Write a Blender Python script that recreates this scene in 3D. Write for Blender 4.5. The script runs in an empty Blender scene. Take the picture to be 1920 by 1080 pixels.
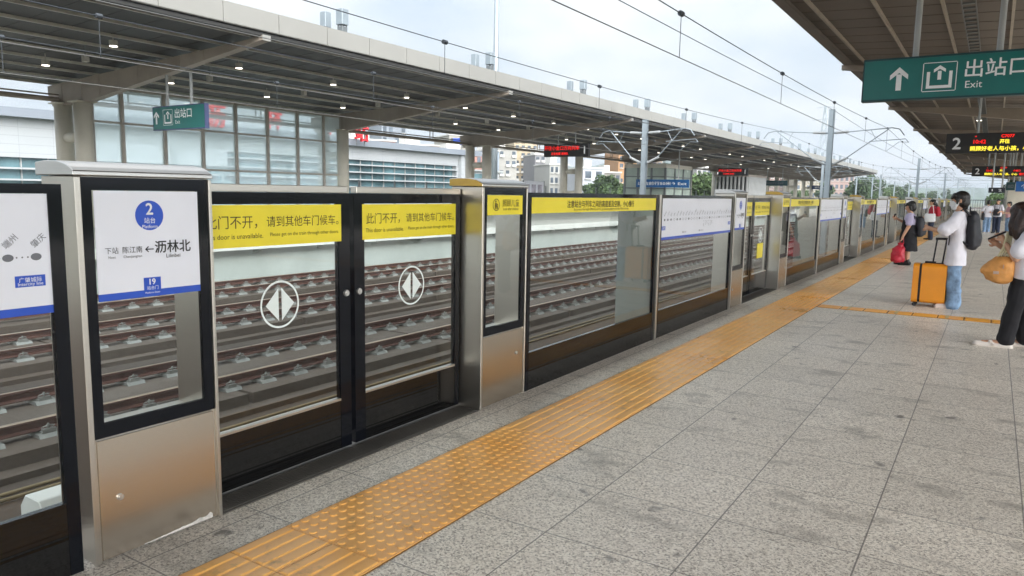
import bpy, bmesh, math, random
from mathutils import Vector, Matrix

# ------------------------------------------------------------------ camera, world, sun, exposure
scene = bpy.context.scene
COL = scene.collection
R = math.radians
EYE = 1.55
cam_d = bpy.data.cameras.new('camera')
cam = bpy.data.objects.new('camera', cam_d)
COL.objects.link(cam)
FPX, CX, CY = 1387.0, 960.0, 540.0
_d = lambda px, py: Vector((px - CX, py - CY, FPX))
_Y = _d(1865.0, 376.5).normalized()
_U = _Y.cross(_d(865.0, 376.5 - 17.0)).normalized()
if _U.y > 0: _U = -_U
_X = _Y.cross(_U)
if _X.x < 0: _X = -_X
RC = Matrix((_X, _Y, _U))                      # world = RC @ (right, down, forward)
M = RC @ Matrix(((1, 0, 0), (0, -1, 0), (0, 0, -1)))
cam.matrix_world = Matrix.Translation((0, 0, EYE)) @ M.to_4x4()
cam_d.sensor_width = 36.0
cam_d.lens = FPX / 1920 * 36
cam_d.clip_start = 0.05
cam_d.clip_end = 9000
scene.camera = cam
def ray(px, py): return (RC @ _d(px, py)).normalized()
def onx(px, py, x):
    v = ray(px, py); return Vector((0, 0, EYE)) + v * (x / v.x)

SUN_EL, SUN_AZ = R(24), R(128)                 # azimuth from +Y, clockwise
world = bpy.data.worlds.new('World'); scene.world = world; world.use_nodes = True
wn, wl = world.node_tree.nodes, world.node_tree.links
bg = wn['Background']; bg.inputs['Strength'].default_value = 0.1
sky = wn.new('ShaderNodeTexSky'); sky.sky_type = 'NISHITA'; sky.sun_disc = False
sky.sun_elevation = SUN_EL; sky.sun_rotation = SUN_AZ; sky.air_density = 1.2; sky.dust_density = 2.5
tc = wn.new('ShaderNodeTexCoord')
sep = wn.new('ShaderNodeSeparateXYZ'); wl.new(tc.outputs['Generated'], sep.inputs[0])
def wmath(op, a, b=None, clamp=False):
    n = wn.new('ShaderNodeMath'); n.operation = op; n.use_clamp = clamp
    for i, v in enumerate((a, b)):
        if v is None: continue
        if isinstance(v, (int, float)): n.inputs[i].default_value = v
        else: wl.new(v, n.inputs[i])
    return n.outputs[0]
zpos = wmath('MAXIMUM', sep.outputs['Z'], 0.0)
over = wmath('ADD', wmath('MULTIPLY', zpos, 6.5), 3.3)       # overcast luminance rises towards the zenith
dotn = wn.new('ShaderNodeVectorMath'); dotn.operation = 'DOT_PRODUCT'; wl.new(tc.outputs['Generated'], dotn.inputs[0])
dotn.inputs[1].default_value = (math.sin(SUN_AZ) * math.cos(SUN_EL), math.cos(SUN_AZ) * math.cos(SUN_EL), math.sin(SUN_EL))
sky_fill = wmath('POWER', wmath('MULTIPLY', wmath('ADD', dotn.outputs['Value'], 1.0), .5, True), 5.0)   # wide bright sky lobe added behind the camera, unseen, to light the platform
over = wmath('ADD', over, wmath('MULTIPLY', sky_fill, 36.0))
# cloud pattern on a flattened dome
den = wmath('ADD', zpos, 0.22)
comb = wn.new('ShaderNodeCombineXYZ')
wl.new(wmath('DIVIDE', sep.outputs['X'], den), comb.inputs[0]); wl.new(wmath('DIVIDE', sep.outputs['Y'], den), comb.inputs[1])
nz = wn.new('ShaderNodeTexNoise'); nz.inputs['Scale'].default_value = 1.3; nz.inputs['Detail'].default_value = 6.0; nz.inputs['Roughness'].default_value = 0.52
wl.new(comb.outputs[0], nz.inputs['Vector'])
cr = wn.new('ShaderNodeValToRGB'); cr.color_ramp.elements[0].position = 0.36; cr.color_ramp.elements[1].position = 0.62
cr.color_ramp.elements[0].color = (0.66, 0.77, 0.89, 1); cr.color_ramp.elements[1].color = (1.12, 1.12, 1.11, 1)
wl.new(nz.outputs['Fac'], cr.inputs[0])
mul = wn.new('ShaderNodeVectorMath'); mul.operation = 'SCALE'
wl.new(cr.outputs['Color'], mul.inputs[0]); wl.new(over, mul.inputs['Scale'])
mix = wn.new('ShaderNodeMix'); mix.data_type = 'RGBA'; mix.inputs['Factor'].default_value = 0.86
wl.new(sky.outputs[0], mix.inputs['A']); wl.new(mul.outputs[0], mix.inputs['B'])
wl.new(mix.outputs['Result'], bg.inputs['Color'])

sun_d = bpy.data.lights.new('sun', 'SUN'); sun = bpy.data.objects.new('sun', sun_d); COL.objects.link(sun)
sun_d.energy = 1.1; sun_d.angle = R(30); sun_d.color = (1.0, 0.96, 0.9)
_s = Vector((math.sin(SUN_AZ) * math.cos(SUN_EL), math.cos(SUN_AZ) * math.cos(SUN_EL), math.sin(SUN_EL)))
sun.rotation_euler = _s.to_track_quat('Z', 'Y').to_euler()
vs = scene.view_settings
vs.view_transform = 'Standard'; vs.look = 'None'; vs.gamma = 1.0; vs.use_curve_mapping = False
vs.exposure = 1.05
scene.cycles.max_bounces = 10; scene.cycles.transparent_max_bounces = 24
scene.cycles.caustics_reflective = False; scene.cycles.caustics_refractive = False

# ------------------------------------------------------------------ materials
def lin(h):
    v = [int(h[i:i + 2], 16) / 255 for i in (0, 2, 4)]
    return tuple(x / 12.92 if x <= .04045 else ((x + .055) / 1.055) ** 2.4 for x in v) + (1,)
MATS = {}
class NT:
    def __init__(s, m): s.m = m; s.n = m.node_tree.nodes; s.l = m.node_tree.links
    def new(s, t, **k):
        n = s.n.new(t)
        for a, v in k.items(): setattr(n, a, v)
        return n
    def math(s, op, a, b=None, c=None, clamp=False):
        n = s.new('ShaderNodeMath', operation=op, use_clamp=clamp)
        for i, v in enumerate((a, b, c)):
            if v is None: continue
            if isinstance(v, (int, float)): n.inputs[i].default_value = v
            else: s.l.new(v, n.inputs[i])
        return n.outputs[0]
    def mix(s, f, a, b, blend='MIX'):
        n = s.new('ShaderNodeMix', data_type='RGBA', blend_type=blend)
        for k, v in (('Factor', f), ('A', a), ('B', b)):
            if isinstance(v, (int, float)): n.inputs[k].default_value = v
            elif isinstance(v, tuple): n.inputs[k].default_value = v
            else: s.l.new(v, n.inputs[k])
        return n.outputs['Result']
    def noise(s, scale, detail=3, vec=None, rough=.55):
        n = s.new('ShaderNodeTexNoise'); n.inputs['Scale'].default_value = scale; n.inputs['Detail'].default_value = detail; n.inputs['Roughness'].default_value = rough
        if vec is not None: s.l.new(vec, n.inputs['Vector'])
        return n.outputs['Fac']
    def ramp(s, f, stops):
        n = s.new('ShaderNodeValToRGB'); e = n.color_ramp.elements
        while len(e) < len(stops): e.new(.5)
        for x, (p, c) in zip(e, stops): x.position = p; x.color = c
        s.l.new(f, n.inputs[0]); return n.outputs['Color']
    def wpos(s): return s.new('ShaderNodeNewGeometry').outputs['Position']
    def obj(s): return s.new('ShaderNodeTexCoord').outputs['Object']
def mat(name, col, rough=.6, metal=0., var=.12, vscale=3., spec=.5, bump=0., bscale=60., emit=None, estr=0.):
    if name in MATS: return MATS[name]
    m = bpy.data.materials.new(name); m.use_nodes = True; t = NT(m); p = t.n['Principled BSDF']
    c = lin(col) if isinstance(col, str) else tuple(col) + (1,)
    p.inputs['Roughness'].default_value = rough; p.inputs['Metallic'].default_value = metal; p.inputs['Specular IOR Level'].default_value = spec
    if var > 0:
        f = t.noise(vscale, 5, t.wpos())
        lo = tuple(x * (1 - var * 1.6) for x in c[:3]) + (1,); hi = tuple(min(1, x * (1 + var * 1.2)) for x in c[:3]) + (1,)
        t.l.new(t.ramp(f, [(.3, lo), (.7, hi)]), p.inputs['Base Color'])
        t.l.new(t.math('ADD', t.math('MULTIPLY', f, .16), rough - .08), p.inputs['Roughness'])
    else: p.inputs['Base Color'].default_value = c
    if bump:
        b = t.new('ShaderNodeBump'); b.inputs['Strength'].default_value = bump; b.inputs['Distance'].default_value = .01
        t.l.new(t.noise(bscale, 4, t.wpos()), b.inputs['Height']); t.l.new(b.outputs[0], p.inputs['Normal'])
    if emit:
        p.inputs['Emission Color'].default_value = lin(emit); p.inputs['Emission Strength'].default_value = estr
    MATS[name] = m; return m
def steel(name, col, rough, stretch=(3, 3, 160)):
    m = bpy.data.materials.new(name); m.use_nodes = True; t = NT(m); p = t.n['Principled BSDF']
    mp = t.new('ShaderNodeMapping'); t.l.new(t.wpos(), mp.inputs['Vector']); mp.inputs['Scale'].default_value = stretch
    f = t.noise(2.0, 4, mp.outputs[0]); g = t.noise(1.3, 3, t.wpos())
    p.inputs['Metallic'].default_value = 1.0
    c = lin(col); lo = tuple(x * .95 for x in c[:3]) + (1,)
    t.l.new(t.ramp(f, [(.3, lo), (.7, c)]), p.inputs['Base Color'])
    t.l.new(t.math('ADD', t.math('ADD', t.math('MULTIPLY', f, .03), t.math('MULTIPLY', g, .12)), rough - .075), p.inputs['Roughness'])
    MATS[name] = m; return m
def glass(name, tint, base=.026, rough=.006, gain=.75):
    m = bpy.data.materials.new(name); m.use_nodes = True; t = NT(m); t.n.remove(t.n['Principled BSDF'])
    lw = t.new('ShaderNodeLayerWeight'); lw.inputs['Blend'].default_value = .5
    f = t.math('ADD', t.math('MULTIPLY', t.math('POWER', lw.outputs['Facing'], 5.0), gain), base, clamp=True)
    tr = t.new('ShaderNodeBsdfTransparent'); tr.inputs['Color'].default_value = tuple(tint) + (1,)
    gl = t.new('ShaderNodeBsdfGlossy'); gl.inputs['Roughness'].default_value = rough
    mx = t.new('ShaderNodeMixShader'); t.l.new(f, mx.inputs[0]); t.l.new(tr.outputs[0], mx.inputs[1]); t.l.new(gl.outputs[0], mx.inputs[2])
    t.l.new(mx.outputs[0], t.n['Material Output'].inputs['Surface']); MATS[name] = m; return m

STEEL = steel('brushed_steel', 'C9C3B9', .30)
STEELB = steel('cabinet_steel', 'CFC4B5', .24, (2, 2, 220))
CAPST = steel('cap_steel', 'D2D0CC', .34, (2, 2, 120))
GOLD = mat('cap_end_yellow', 'C9A54A', .35, var=.06)  # plain yellow for the end faces of the sticker pillar caps
BLACK = mat('black_frit', (.005, .006, .009), .07, var=0, spec=.22)
def kickmat():
    m = mat('kick_panel_black', (.006, .006, .006), .06, var=0, spec=.42); t = NT(m); p = t.n['Principled BSDF']
    sp = t.new('ShaderNodeSeparateXYZ'); t.l.new(t.wpos(), sp.inputs[0])
    w = t.math('SINE', t.math('MULTIPLY', sp.outputs['Z'], 260.0))
    b = t.new('ShaderNodeBump'); b.inputs['Strength'].default_value = .05; b.inputs['Distance'].default_value = .002
    t.l.new(w, b.inputs['Height']); t.l.new(b.outputs[0], p.inputs['Normal']); return m
KICK = kickmat()
GLASS = glass('clear_glass', (.94, .965, .955))
GLASSG = glass('green_glass', (.85, .91, .915), base=.07)
def milky(m, k):
    t = NT(m); mx = [n for n in t.n if n.type == 'MIX_SHADER'][0]; tr = [n for n in t.n if n.type == 'BSDF_TRANSPARENT'][0]
    d = t.new('ShaderNodeBsdfDiffuse'); d.inputs['Color'].default_value = (.74, .80, .82, 1)
    u = t.new('ShaderNodeBsdfTranslucent'); u.inputs['Color'].default_value = (.74, .80, .82, 1)
    a = t.new('ShaderNodeAddShader'); t.l.new(d.outputs[0], a.inputs[0]); t.l.new(u.outputs[0], a.inputs[1])
    m2 = t.new('ShaderNodeMixShader'); m2.inputs[0].default_value = k; t.l.new(tr.outputs[0], m2.inputs[1]); t.l.new(a.outputs[0], m2.inputs[2]); t.l.new(m2.outputs[0], mx.inputs[1])
milky(GLASSG, .22)
WHITE = mat('sign_white', 'E6E8F0', .35, var=.02)
BLUE = mat('sign_blue', '2350BE', .35, var=.03)
YEL = mat('sign_yellow', 'F3E032', .38, var=.04)
INK = mat('sign_ink', '1E1E20', .5, var=0)
INKG = mat('sign_grey_ink', '6C6E74', .5, var=0)
INKW = mat('letter_white', 'EDEFF0', .45, var=0)
BROWNINK = mat('yellow_sign_ink', '4A3A12', .5, var=0)
TEAL = mat('exit_sign_teal', '0E6B66', .32, var=.05)
DKTEAL = mat('exit_sign_edge', '0A3C40', .45, var=.05)
PAINT = mat('beam_paint', '9C9084', .55, var=.10, vscale=.8)
PAINTL = mat('column_cream', 'C9C3B4', .5, var=.08, vscale=.7)
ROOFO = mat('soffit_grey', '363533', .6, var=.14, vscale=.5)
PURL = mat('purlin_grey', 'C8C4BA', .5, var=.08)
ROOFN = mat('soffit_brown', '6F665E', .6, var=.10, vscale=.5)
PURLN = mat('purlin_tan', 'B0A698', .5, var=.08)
FASC = mat('fascia_white', '8E8C86', .42, var=.05, vscale=.35)
GALV = mat('galvanised_steel', '9AA3A8', .45, metal=.55, var=.08, vscale=1.2)
GALVD = mat('galvanised_dark', '75797A', .5, metal=.5, var=.08)
WIRE = mat('wire_dark', '4C5054', .5, metal=.6, var=0)
COPPER = mat('contact_wire', '8C8A84', .35, metal=.8, var=0)
INSUL = mat('insulator_grey', 'A7A9A8', .4, var=.05)
LAMPM = mat('lamp_lit', 'FFFFFF', .4, var=0, emit='FFF6E6', estr=2.6)
LAMPB = mat('lamp_housing', 'B9B5AC', .5, var=.05)
LEDB = mat('led_board', '1B1A1A', .55, var=.08)
LEDR = mat('led_red', 'D81818', .5, var=0, emit='FF2418', estr=.35)
LEDY = mat('led_yellow', 'E6DC3A', .5, var=0, emit='F5E24A', estr=.45)
def rustrail():
    m = mat('rail_side_rust', '4C2C22', .75, var=.18, vscale=3); return m
RUST = rustrail()
RAILTOP = mat('rail_head', 'B09A86', .30, metal=.8, var=.10, vscale=2)
def dirty(name, a, b, c, sc):
    m = mat(name, a, .85, var=.1, bump=.35, bscale=26); t = NT(m); p = t.n['Principled BSDF']; pos = t.wpos()
    mp = t.new('ShaderNodeMapping'); t.l.new(pos, mp.inputs['Vector']); mp.inputs['Scale'].default_value = (1, .35, 1)
    f = t.noise(sc, 6, mp.outputs[0], .65); g = t.noise(sc * 7, 4, pos, .7); h = t.noise(.35, 3, pos)
    col = t.ramp(f, [(.30, lin(a)), (.52, lin(b)), (.72, lin(c))])
    col = t.mix(t.ramp(g, [(.55, (0, 0, 0, 1)), (.72, (.7, .7, .7, 1))]), col, (.025, .020, .016, 1))
    col = t.mix(t.math('MULTIPLY', h, .75), col, (.085, .052, .034, 1))
    t.l.new(col, p.inputs['Base Color']); return m
SLAB = dirty('track_slab_concrete', '625D56', '4E473F', '3F352D', .9)
BED = dirty('track_bed_concrete', '403D38', '34322E', '2C2822', .7)
FAST = mat('fastener_grey', '858580', .5, metal=.25, var=.15, vscale=6)
WALLC = mat('platform_wall_concrete', 'B4BBB6', .8, var=.09, vscale=.5, bump=.15, bscale=20)
LIP = mat('platform_lip', 'D3D4CE', .7, var=.08, vscale=.6)
RED = mat('letter_red', 'C42A32', .45, var=.05)

# ------------------------------------------------------------------ helpers
class MB:
    def __init__(s): s.v = []; s.f = []; s.mi = []; s.cur = 0
    def face(s, pts, mi=None):
        b = len(s.v); s.v += [Vector(p) for p in pts]; s.f.append(tuple(range(b, b + len(pts)))); s.mi.append(s.cur if mi is None else mi)
    def box(s, x0, x1, y0, y1, z0, z1):
        b = len(s.v)
        s.v += [Vector(p) for p in ((x0, y0, z0), (x1, y0, z0), (x1, y1, z0), (x0, y1, z0), (x0, y0, z1), (x1, y0, z1), (x1, y1, z1), (x0, y1, z1))]
        for q in ((0, 3, 2, 1), (4, 5, 6, 7), (0, 1, 5, 4), (1, 2, 6, 5), (2, 3, 7, 6), (3, 0, 4, 7)):
            s.f.append(tuple(b + i for i in q)); s.mi.append(s.cur)
        return s
    def prism(s, prof, axis, a, b):
        """prof: list of 2-D points; axis 'x','y','z' extrude from a to b."""
        def P(p, t): return {'x': (t, p[0], p[1]), 'y': (p[0], t, p[1]), 'z': (p[0], p[1], t)}[axis]
        n = len(prof); k = len(s.v)
        s.v += [Vector(P(p, a)) for p in prof] + [Vector(P(p, b)) for p in prof]
        s.f.append(tuple(range(k, k + n))[::-1]); s.f.append(tuple(range(k + n, k + 2 * n))); s.mi += [s.cur] * 2
        for i in range(n):
            j = (i + 1) % n; s.f.append((k + i, k + j, k + n + j, k + n + i)); s.mi.append(s.cur)
        return s
    def tube(s, pts, r, n=8, r2=None, caps=True):
        pts = [Vector(p) for p in pts]; k = len(s.v); m = len(pts)
        for i, p in enumerate(pts):
            t = (pts[min(i + 1, m - 1)] - pts[max(i - 1, 0)]).normalized()
            u = t.cross(Vector((0, 0, 1)) if abs(t.z) < .9 else Vector((1, 0, 0))).normalized(); w = t.cross(u)
            rr = r if r2 is None else r + (r2 - r) * i / (m - 1)
            s.v += [p + (u * math.cos(2 * math.pi * j / n) + w * math.sin(2 * math.pi * j / n)) * rr for j in range(n)]
        for i in range(m - 1):
            for j in range(n):
                a = k + i * n + j; b = k + i * n + (j + 1) % n
                s.f.append((a, b, b + n, a + n)); s.mi.append(s.cur)
        if caps:
            s.f.append(tuple(range(k, k + n))[::-1]); s.f.append(tuple(range(k + (m - 1) * n, k + m * n))); s.mi += [s.cur] * 2
        return s
    def build(s, name, mats, parent=None, smooth=False, local=False, bevel=0.):
        me = bpy.data.meshes.new(name)
        off = Vector((0, 0, 0)) if (parent is None or local) else wloc(parent)
        me.from_pydata([tuple(v - off) for v in s.v], [], s.f)
        if not isinstance(mats, (list, tuple)): mats = [mats]
        for m in mats: me.materials.append(m)
        me.polygons.foreach_set('material_index', s.mi)
        bm = bmesh.new(); bm.from_mesh(me)
        if bevel: 
            bmesh.ops.remove_doubles(bm, verts=bm.verts, dist=1e-5)
            bmesh.ops.bevel(bm, geom=list(bm.edges), offset=bevel, segments=1, affect='EDGES', clamp_overlap=True)
        bmesh.ops.recalc_face_normals(bm, faces=bm.faces); bm.to_mesh(me); bm.free()
        if smooth: me.polygons.foreach_set('use_smooth', [True] * len(me.polygons))
        o = bpy.data.objects.new(name, me); COL.objects.link(o)
        if parent is not None: o.parent = parent
        return o
def wloc(o):
    v = Vector((0, 0, 0))
    while o is not None: v = v + o.location; o = o.parent
    return v
def thing(name, label, cat, loc=(0, 0, 0), group=None):
    o = bpy.data.objects.new(name, None); o.empty_display_size = .1; COL.objects.link(o); o.location = loc
    return tag(o, label, cat, group)
def tag(o, label, cat, group=None):
    o['label'] = label; o['category'] = cat
    if group: o['group'] = group
    elif 'group' in o: del o['group']
    return o
def struct(o, kind='structure'): o['kind'] = kind; return o
KIDS = {}
def kids(o):
    return [c for c in bpy.data.objects if c.parent is o]
def dup(root, loc, label, group=None, cat=None, rotz=None, cache={}):
    """copy of a thing with copies of its parts and sub-parts"""
    if root.name not in cache: cache[root.name] = [(k, kids(k)) for k in kids(root)]
    r = root.copy(); COL.objects.link(r); r.location = loc
    if rotz is not None: r.rotation_euler = (0, 0, rotz)
    tag(r, label, cat or root['category'], group or root.get('group'))
    for k, sub in cache[root.name]:
        c = k.copy(); COL.objects.link(c); c.parent = r
        for g in sub:
            d = g.copy(); COL.objects.link(d); d.parent = c
    return r
ORD = ['first', 'second', 'third', 'fourth', 'fifth', 'sixth', 'seventh', 'eighth', 'ninth', 'tenth', 'eleventh', 'twelfth', 'thirteenth', 'fourteenth', 'fifteenth', 'sixteenth', 'seventeenth', 'eighteenth', 'nineteenth', 'twentieth',
       'twenty-first', 'twenty-second', 'twenty-third', 'twenty-fourth', 'twenty-fifth', 'twenty-sixth', 'twenty-seventh', 'twenty-eighth', 'twenty-ninth', 'thirtieth', 'thirty-first', 'thirty-second', 'thirty-third', 'thirty-fourth', 'thirty-fifth', 'thirty-sixth', 'thirty-seventh', 'thirty-eighth', 'thirty-ninth', 'fortieth']
GLY = {}
def glyph(txt):
    if txt not in GLY:
        c = bpy.data.curves.new('glyph', 'FONT'); c.body = txt; c.resolution_u = 3
        o = bpy.data.objects.new('glyph', c); COL.objects.link(o)
        me = bpy.data.meshes.new_from_object(o.evaluated_get(bpy.context.evaluated_depsgraph_get()))
        vs_ = [v.co.copy() for v in me.vertices]; fs = [tuple(p.vertices) for p in me.polygons]
        bpy.data.objects.remove(o); bpy.data.curves.remove(c); bpy.data.meshes.remove(me)
        x0 = min(v.x for v in vs_); x1 = max(v.x for v in vs_); y0 = min(v.y for v in vs_); y1 = max(v.y for v in vs_)
        GLY[txt] = ([((v.x - x0), (v.y - y0)) for v in vs_], fs, x1 - x0, y1 - y0)
    return GLY[txt]
def write(mb, txt, o, right, up, h=None, w=None, align='c', rot=0., bold=0.):
    """lay flat lettering; o: anchor point (centre or left-centre); right, up: unit vectors"""
    vs_, fs, W, H = glyph(txt); o = Vector(o); right = Vector(right); up = Vector(up)
    sy = h / H if h else w / W; sx = w / W if w else sy
    ax = {'c': W / 2, 'l': 0, 'r': W}[align]
    for dx, dy in ([(0, 0)] if not bold else [(-bold, 0), (bold, 0), (0, bold), (0, -bold)]):
        b = len(mb.v); n = right.cross(up) * (.0002 * (dx != 0) + .0004 * (dy > 0) + .0003 * (dy < 0) + .0001 * (dx > 0))
        for x, y in vs_:
            a, c = (x - ax) * sx + dx, (y - H / 2) * sy + dy
            if rot: a, c = a * math.cos(rot) - c * math.sin(rot), a * math.sin(rot) + c * math.cos(rot)
            mb.v.append(o + right * a + up * c + n)
        mb.f += [tuple(b + i for i in f) for f in fs]; mb.mi += [mb.cur] * len(fs)
def poly(mb, pts, o, right, up):
    o = Vector(o); r = Vector(right); u = Vector(up); mb.face([o + r * a + u * b for a, b in pts])
def disc(r, n=28, ry=None, c=(0, 0)): return [(c[0] + r * math.cos(2 * math.pi * i / n), c[1] + (ry or r) * math.sin(2 * math.pi * i / n)) for i in range(n)]
def ring(mb, r0, r1, o, right, up, n=36, ry=1.):
    a = disc(r0, n); b = disc(r1, n)
    for i in range(n):
        j = (i + 1) % n; poly(mb, [a[i], b[i], b[j], a[j]], o, right, up)
YY, ZZ, XX = (0, 1, 0), (0, 0, 1), (1, 0, 0)
# ------------------------------------------------------------------ platform floor
def floor_mat():
    m = bpy.data.materials.new('granite_tiles'); m.use_nodes = True; t = NT(m); p = t.n['Principled BSDF']
    pos = t.wpos(); sp = t.new('ShaderNodeSeparateXYZ'); t.l.new(pos, sp.inputs[0])
    u = t.math('DIVIDE', t.math('ADD', sp.outputs['X'], 0.99 + 62.0), .62)
    v = t.math('DIVIDE', t.math('ADD', sp.outputs['Y'], 60.4 - 3.42), .604)
    def line(a, w):
        f = t.math('ABSOLUTE', t.math('SUBTRACT', t.math('FRACT', a), .5)); return t.math('GREATER_THAN', f, .5 - w)
    j = t.math('MAXIMUM', line(u, .0058), t.math('MULTIPLY', line(v, .0062), .85))
    cell = t.new('ShaderNodeCombineXYZ'); t.l.new(t.math('FLOOR', u), cell.inputs[0]); t.l.new(t.math('FLOOR', v), cell.inputs[1])
    wn_ = t.new('ShaderNodeTexWhiteNoise', noise_dimensions='2D'); t.l.new(cell.outputs[0], wn_.inputs['Vector'])
    vo = []
    for sc in (120, 230):
        n = t.new('ShaderNodeTexVoronoi'); n.inputs['Scale'].default_value = sc; t.l.new(pos, n.inputs['Vector'])
        s_ = t.new('ShaderNodeSeparateColor'); t.l.new(n.outputs['Color'], s_.inputs[0]); vo.append(s_.outputs[0])
    g, g2 = vo
    sp_ = t.math('ADD', t.math('MULTIPLY', g, .65), t.math('MULTIPLY', g2, .35))
    speck = t.ramp(sp_, [(.14, (.24, .205, .165, 1)), (.30, (.58, .515, .435, 1)), (.55, (.80, .725, .63, 1)), (.82, (.96, .90, .80, 1))])
    tone = t.math('ADD', t.math('MULTIPLY', wn_.outputs['Value'], .12), .92)
    c = t.mix(1.0, speck, t.new('ShaderNodeCombineColor').outputs[0], 'MULTIPLY')
    cc = [n for n in t.n if n.type == 'COMBINE_COLOR'][-1]
    for i in range(3): t.l.new(tone, cc.inputs[i])
    big = t.noise(.55, 4, pos); c = t.mix(t.ramp(big, [(.38, (0, 0, 0, 1)), (.72, (.22, .22, .22, 1))]), c, (.46, .41, .35, 1))
    mp = t.new('ShaderNodeMapping'); t.l.new(pos, mp.inputs['Vector']); mp.inputs['Scale'].default_value = (1.5, 2.6, 1)
    st = t.noise(1.35, 5, mp.outputs[0], .62)
    c = t.mix(t.ramp(st, [(.56, (0, 0, 0, 1)), (.72, (.75, .75, .75, 1))]), c, (.26, .23, .19, 1))
    sp2 = t.noise(5.2, 2, pos, .5)
    c = t.mix(t.ramp(sp2, [(.69, (0, 0, 0, 1)), (.75, (.85, .85, .85, 1))]), c, (.13, .115, .10, 1))
    c = t.mix(t.math('MULTIPLY', j, .8), c, (.13, .115, .10, 1))
    t.l.new(c, p.inputs['Base Color'])
    t.l.new(t.math('ADD', t.math('MULTIPLY', big, .2), .30), p.inputs['Roughness'])
    b = t.new('ShaderNodeBump'); b.inputs['Strength'].default_value = .5; b.inputs['Distance'].default_value = .002
    t.l.new(t.math('SUBTRACT', t.math('MULTIPLY', g2, .02), j), b.inputs['Height']); t.l.new(b.outputs[0], p.inputs['Normal'])
    return m
FLOOR = floor_mat()
mb = MB(); mb.box(-3.38, 15.5, -26, 165, -1.25, 0)
struct(mb.build('platform_floor', FLOOR))

def tact_mat(name, a, b, dirt):
    m = bpy.data.materials.new(name); m.use_nodes = True; t = NT(m); p = t.n['Principled BSDF']; pos = t.wpos()
    f = t.noise(1.2, 5, pos); c = t.ramp(f, [(.3, lin(a)), (.7, lin(b))])
    sp = t.new('ShaderNodeSeparateXYZ'); t.l.new(pos, sp.inputs[0])
    cell = t.new('ShaderNodeCombineXYZ'); t.l.new(t.math('FLOOR', t.math('DIVIDE', t.math('ADD', sp.outputs['X'], 62.62), .3)), cell.inputs[0]); t.l.new(t.math('FLOOR', t.math('DIVIDE', t.math('SUBTRACT', sp.outputs['Y'], 2.17 - 60), .3)), cell.inputs[1])
    w = t.new('ShaderNodeTexWhiteNoise', noise_dimensions='2D'); t.l.new(cell.outputs[0], w.inputs['Vector'])
    hs = t.new('ShaderNodeHueSaturation'); t.l.new(c, hs.inputs['Color']); t.l.new(t.math('ADD', t.math('MULTIPLY', w.outputs['Value'], .10), .93), hs.inputs['Value'])
    d = t.noise(9, 4, pos, .7); c = t.mix(t.ramp(d, [(.56, (0, 0, 0, 1)), (.74, (dirt, dirt, dirt, 1))]), hs.outputs[0], (.16, .10, .05, 1))
    t.l.new(c, p.inputs['Base Color']); t.l.new(t.math('ADD', t.math('MULTIPLY', f, .2), .20), p.inputs['Roughness'])
    return m
TACT = tact_mat('tactile_yellow', 'F0AA50', 'F8C276', .5)
TGAP = mat('tactile_joint', '7A5A34', .8, var=.1)
TCROSS = tact_mat('tactile_cross_yellow', 'E6A236', 'EDB04A', .3)
random.seed(3)
PER = 8.65
mb = MB()
X0, X1 = -2.62, -2.02
mb.cur = 1; mb.box(X0 - .004, X1 + .004, -6, 112, .0005, .003); mb.cur = 0
y = 2.17 - .3 * 27
dz = [(2.17 + PER * k, 4.07 + PER * k) for k in range(-1, 13)]
while y < 110:
    for xa in (X0, X0 + .3):
        mb.box(xa + .002, xa + .298, y + .002, y + .298, .0015, .006)
        yc = y + .15
        dots = any(a - .01 < yc < b for a, b in dz)
        far = y > 30
        if dots:
            if far: continue
            n = 5
            for i in range(n):
                for j in range(n):
                    cx, cy = xa + .03 + .06 * i, y + .03 + .06 * j
                    k = len(mb.v); q = 10 if y < 8 else 6
                    for r, z in ((.0205, .0058), (.0165, .0112)):
                        mb.v += [Vector((cx + r * math.cos(2 * math.pi * a / q), cy + r * math.sin(2 * math.pi * a / q), z)) for a in range(q)]
                    mb.f.append(tuple(range(k + q, k + 2 * q))); mb.mi.append(0)
                    for a in range(q): mb.f.append((k + a, k + (a + 1) % q, k + q + (a + 1) % q, k + q + a)); mb.mi.append(0)
        else:
            for i in range(4):
                xc = xa + .0375 + .075 * i
                a, b = y + .004, y + .296
                w0, w1 = .026, .020
                k = len(mb.v)
                mb.v += [Vector(p) for p in ((xc - w0, a, .0058), (xc + w0, a, .0058), (xc + w0, b, .0058), (xc - w0, b, .0058), (xc - w1, a + .006, .0112), (xc + w1, a + .006, .0112), (xc + w1, b - .006, .0112), (xc - w1, b - .006, .0112))]
                for f in ((4, 5, 6, 7), (0, 1, 5, 4), (1, 2, 6, 5), (2, 3, 7, 6), (3, 0, 4, 7)): mb.f.append(tuple(k + q for q in f)); mb.mi.append(0)
    y += .3
struct(mb.build('tactile_path', [TACT, TGAP]))
mb = MB(); mb.cur = 1; mb.box(X1 + .006, 8, 11.15, 11.46, .0005, .003); mb.cur = 0
x = X1 + .02
while x < 7.8:
    mb.box(x, x + .285, 11.155, 11.455, .0015, .006)
    for i in range(4): mb.box(x + .015, x + .27, 11.165 + i * .073, 11.165 + i * .073 + .05, .004, .0105)
    x += .3
for i in range(3): mb.cur = 2; mb.box(-1.62 + i * .6, -1.58 + i * .6, 11.156, 11.452, .008, .0125)
struct(mb.build('tactile_cross_path', [TCROSS, TGAP, mat('tape_pale', 'CDB583', .6, var=.1)]))

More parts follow.
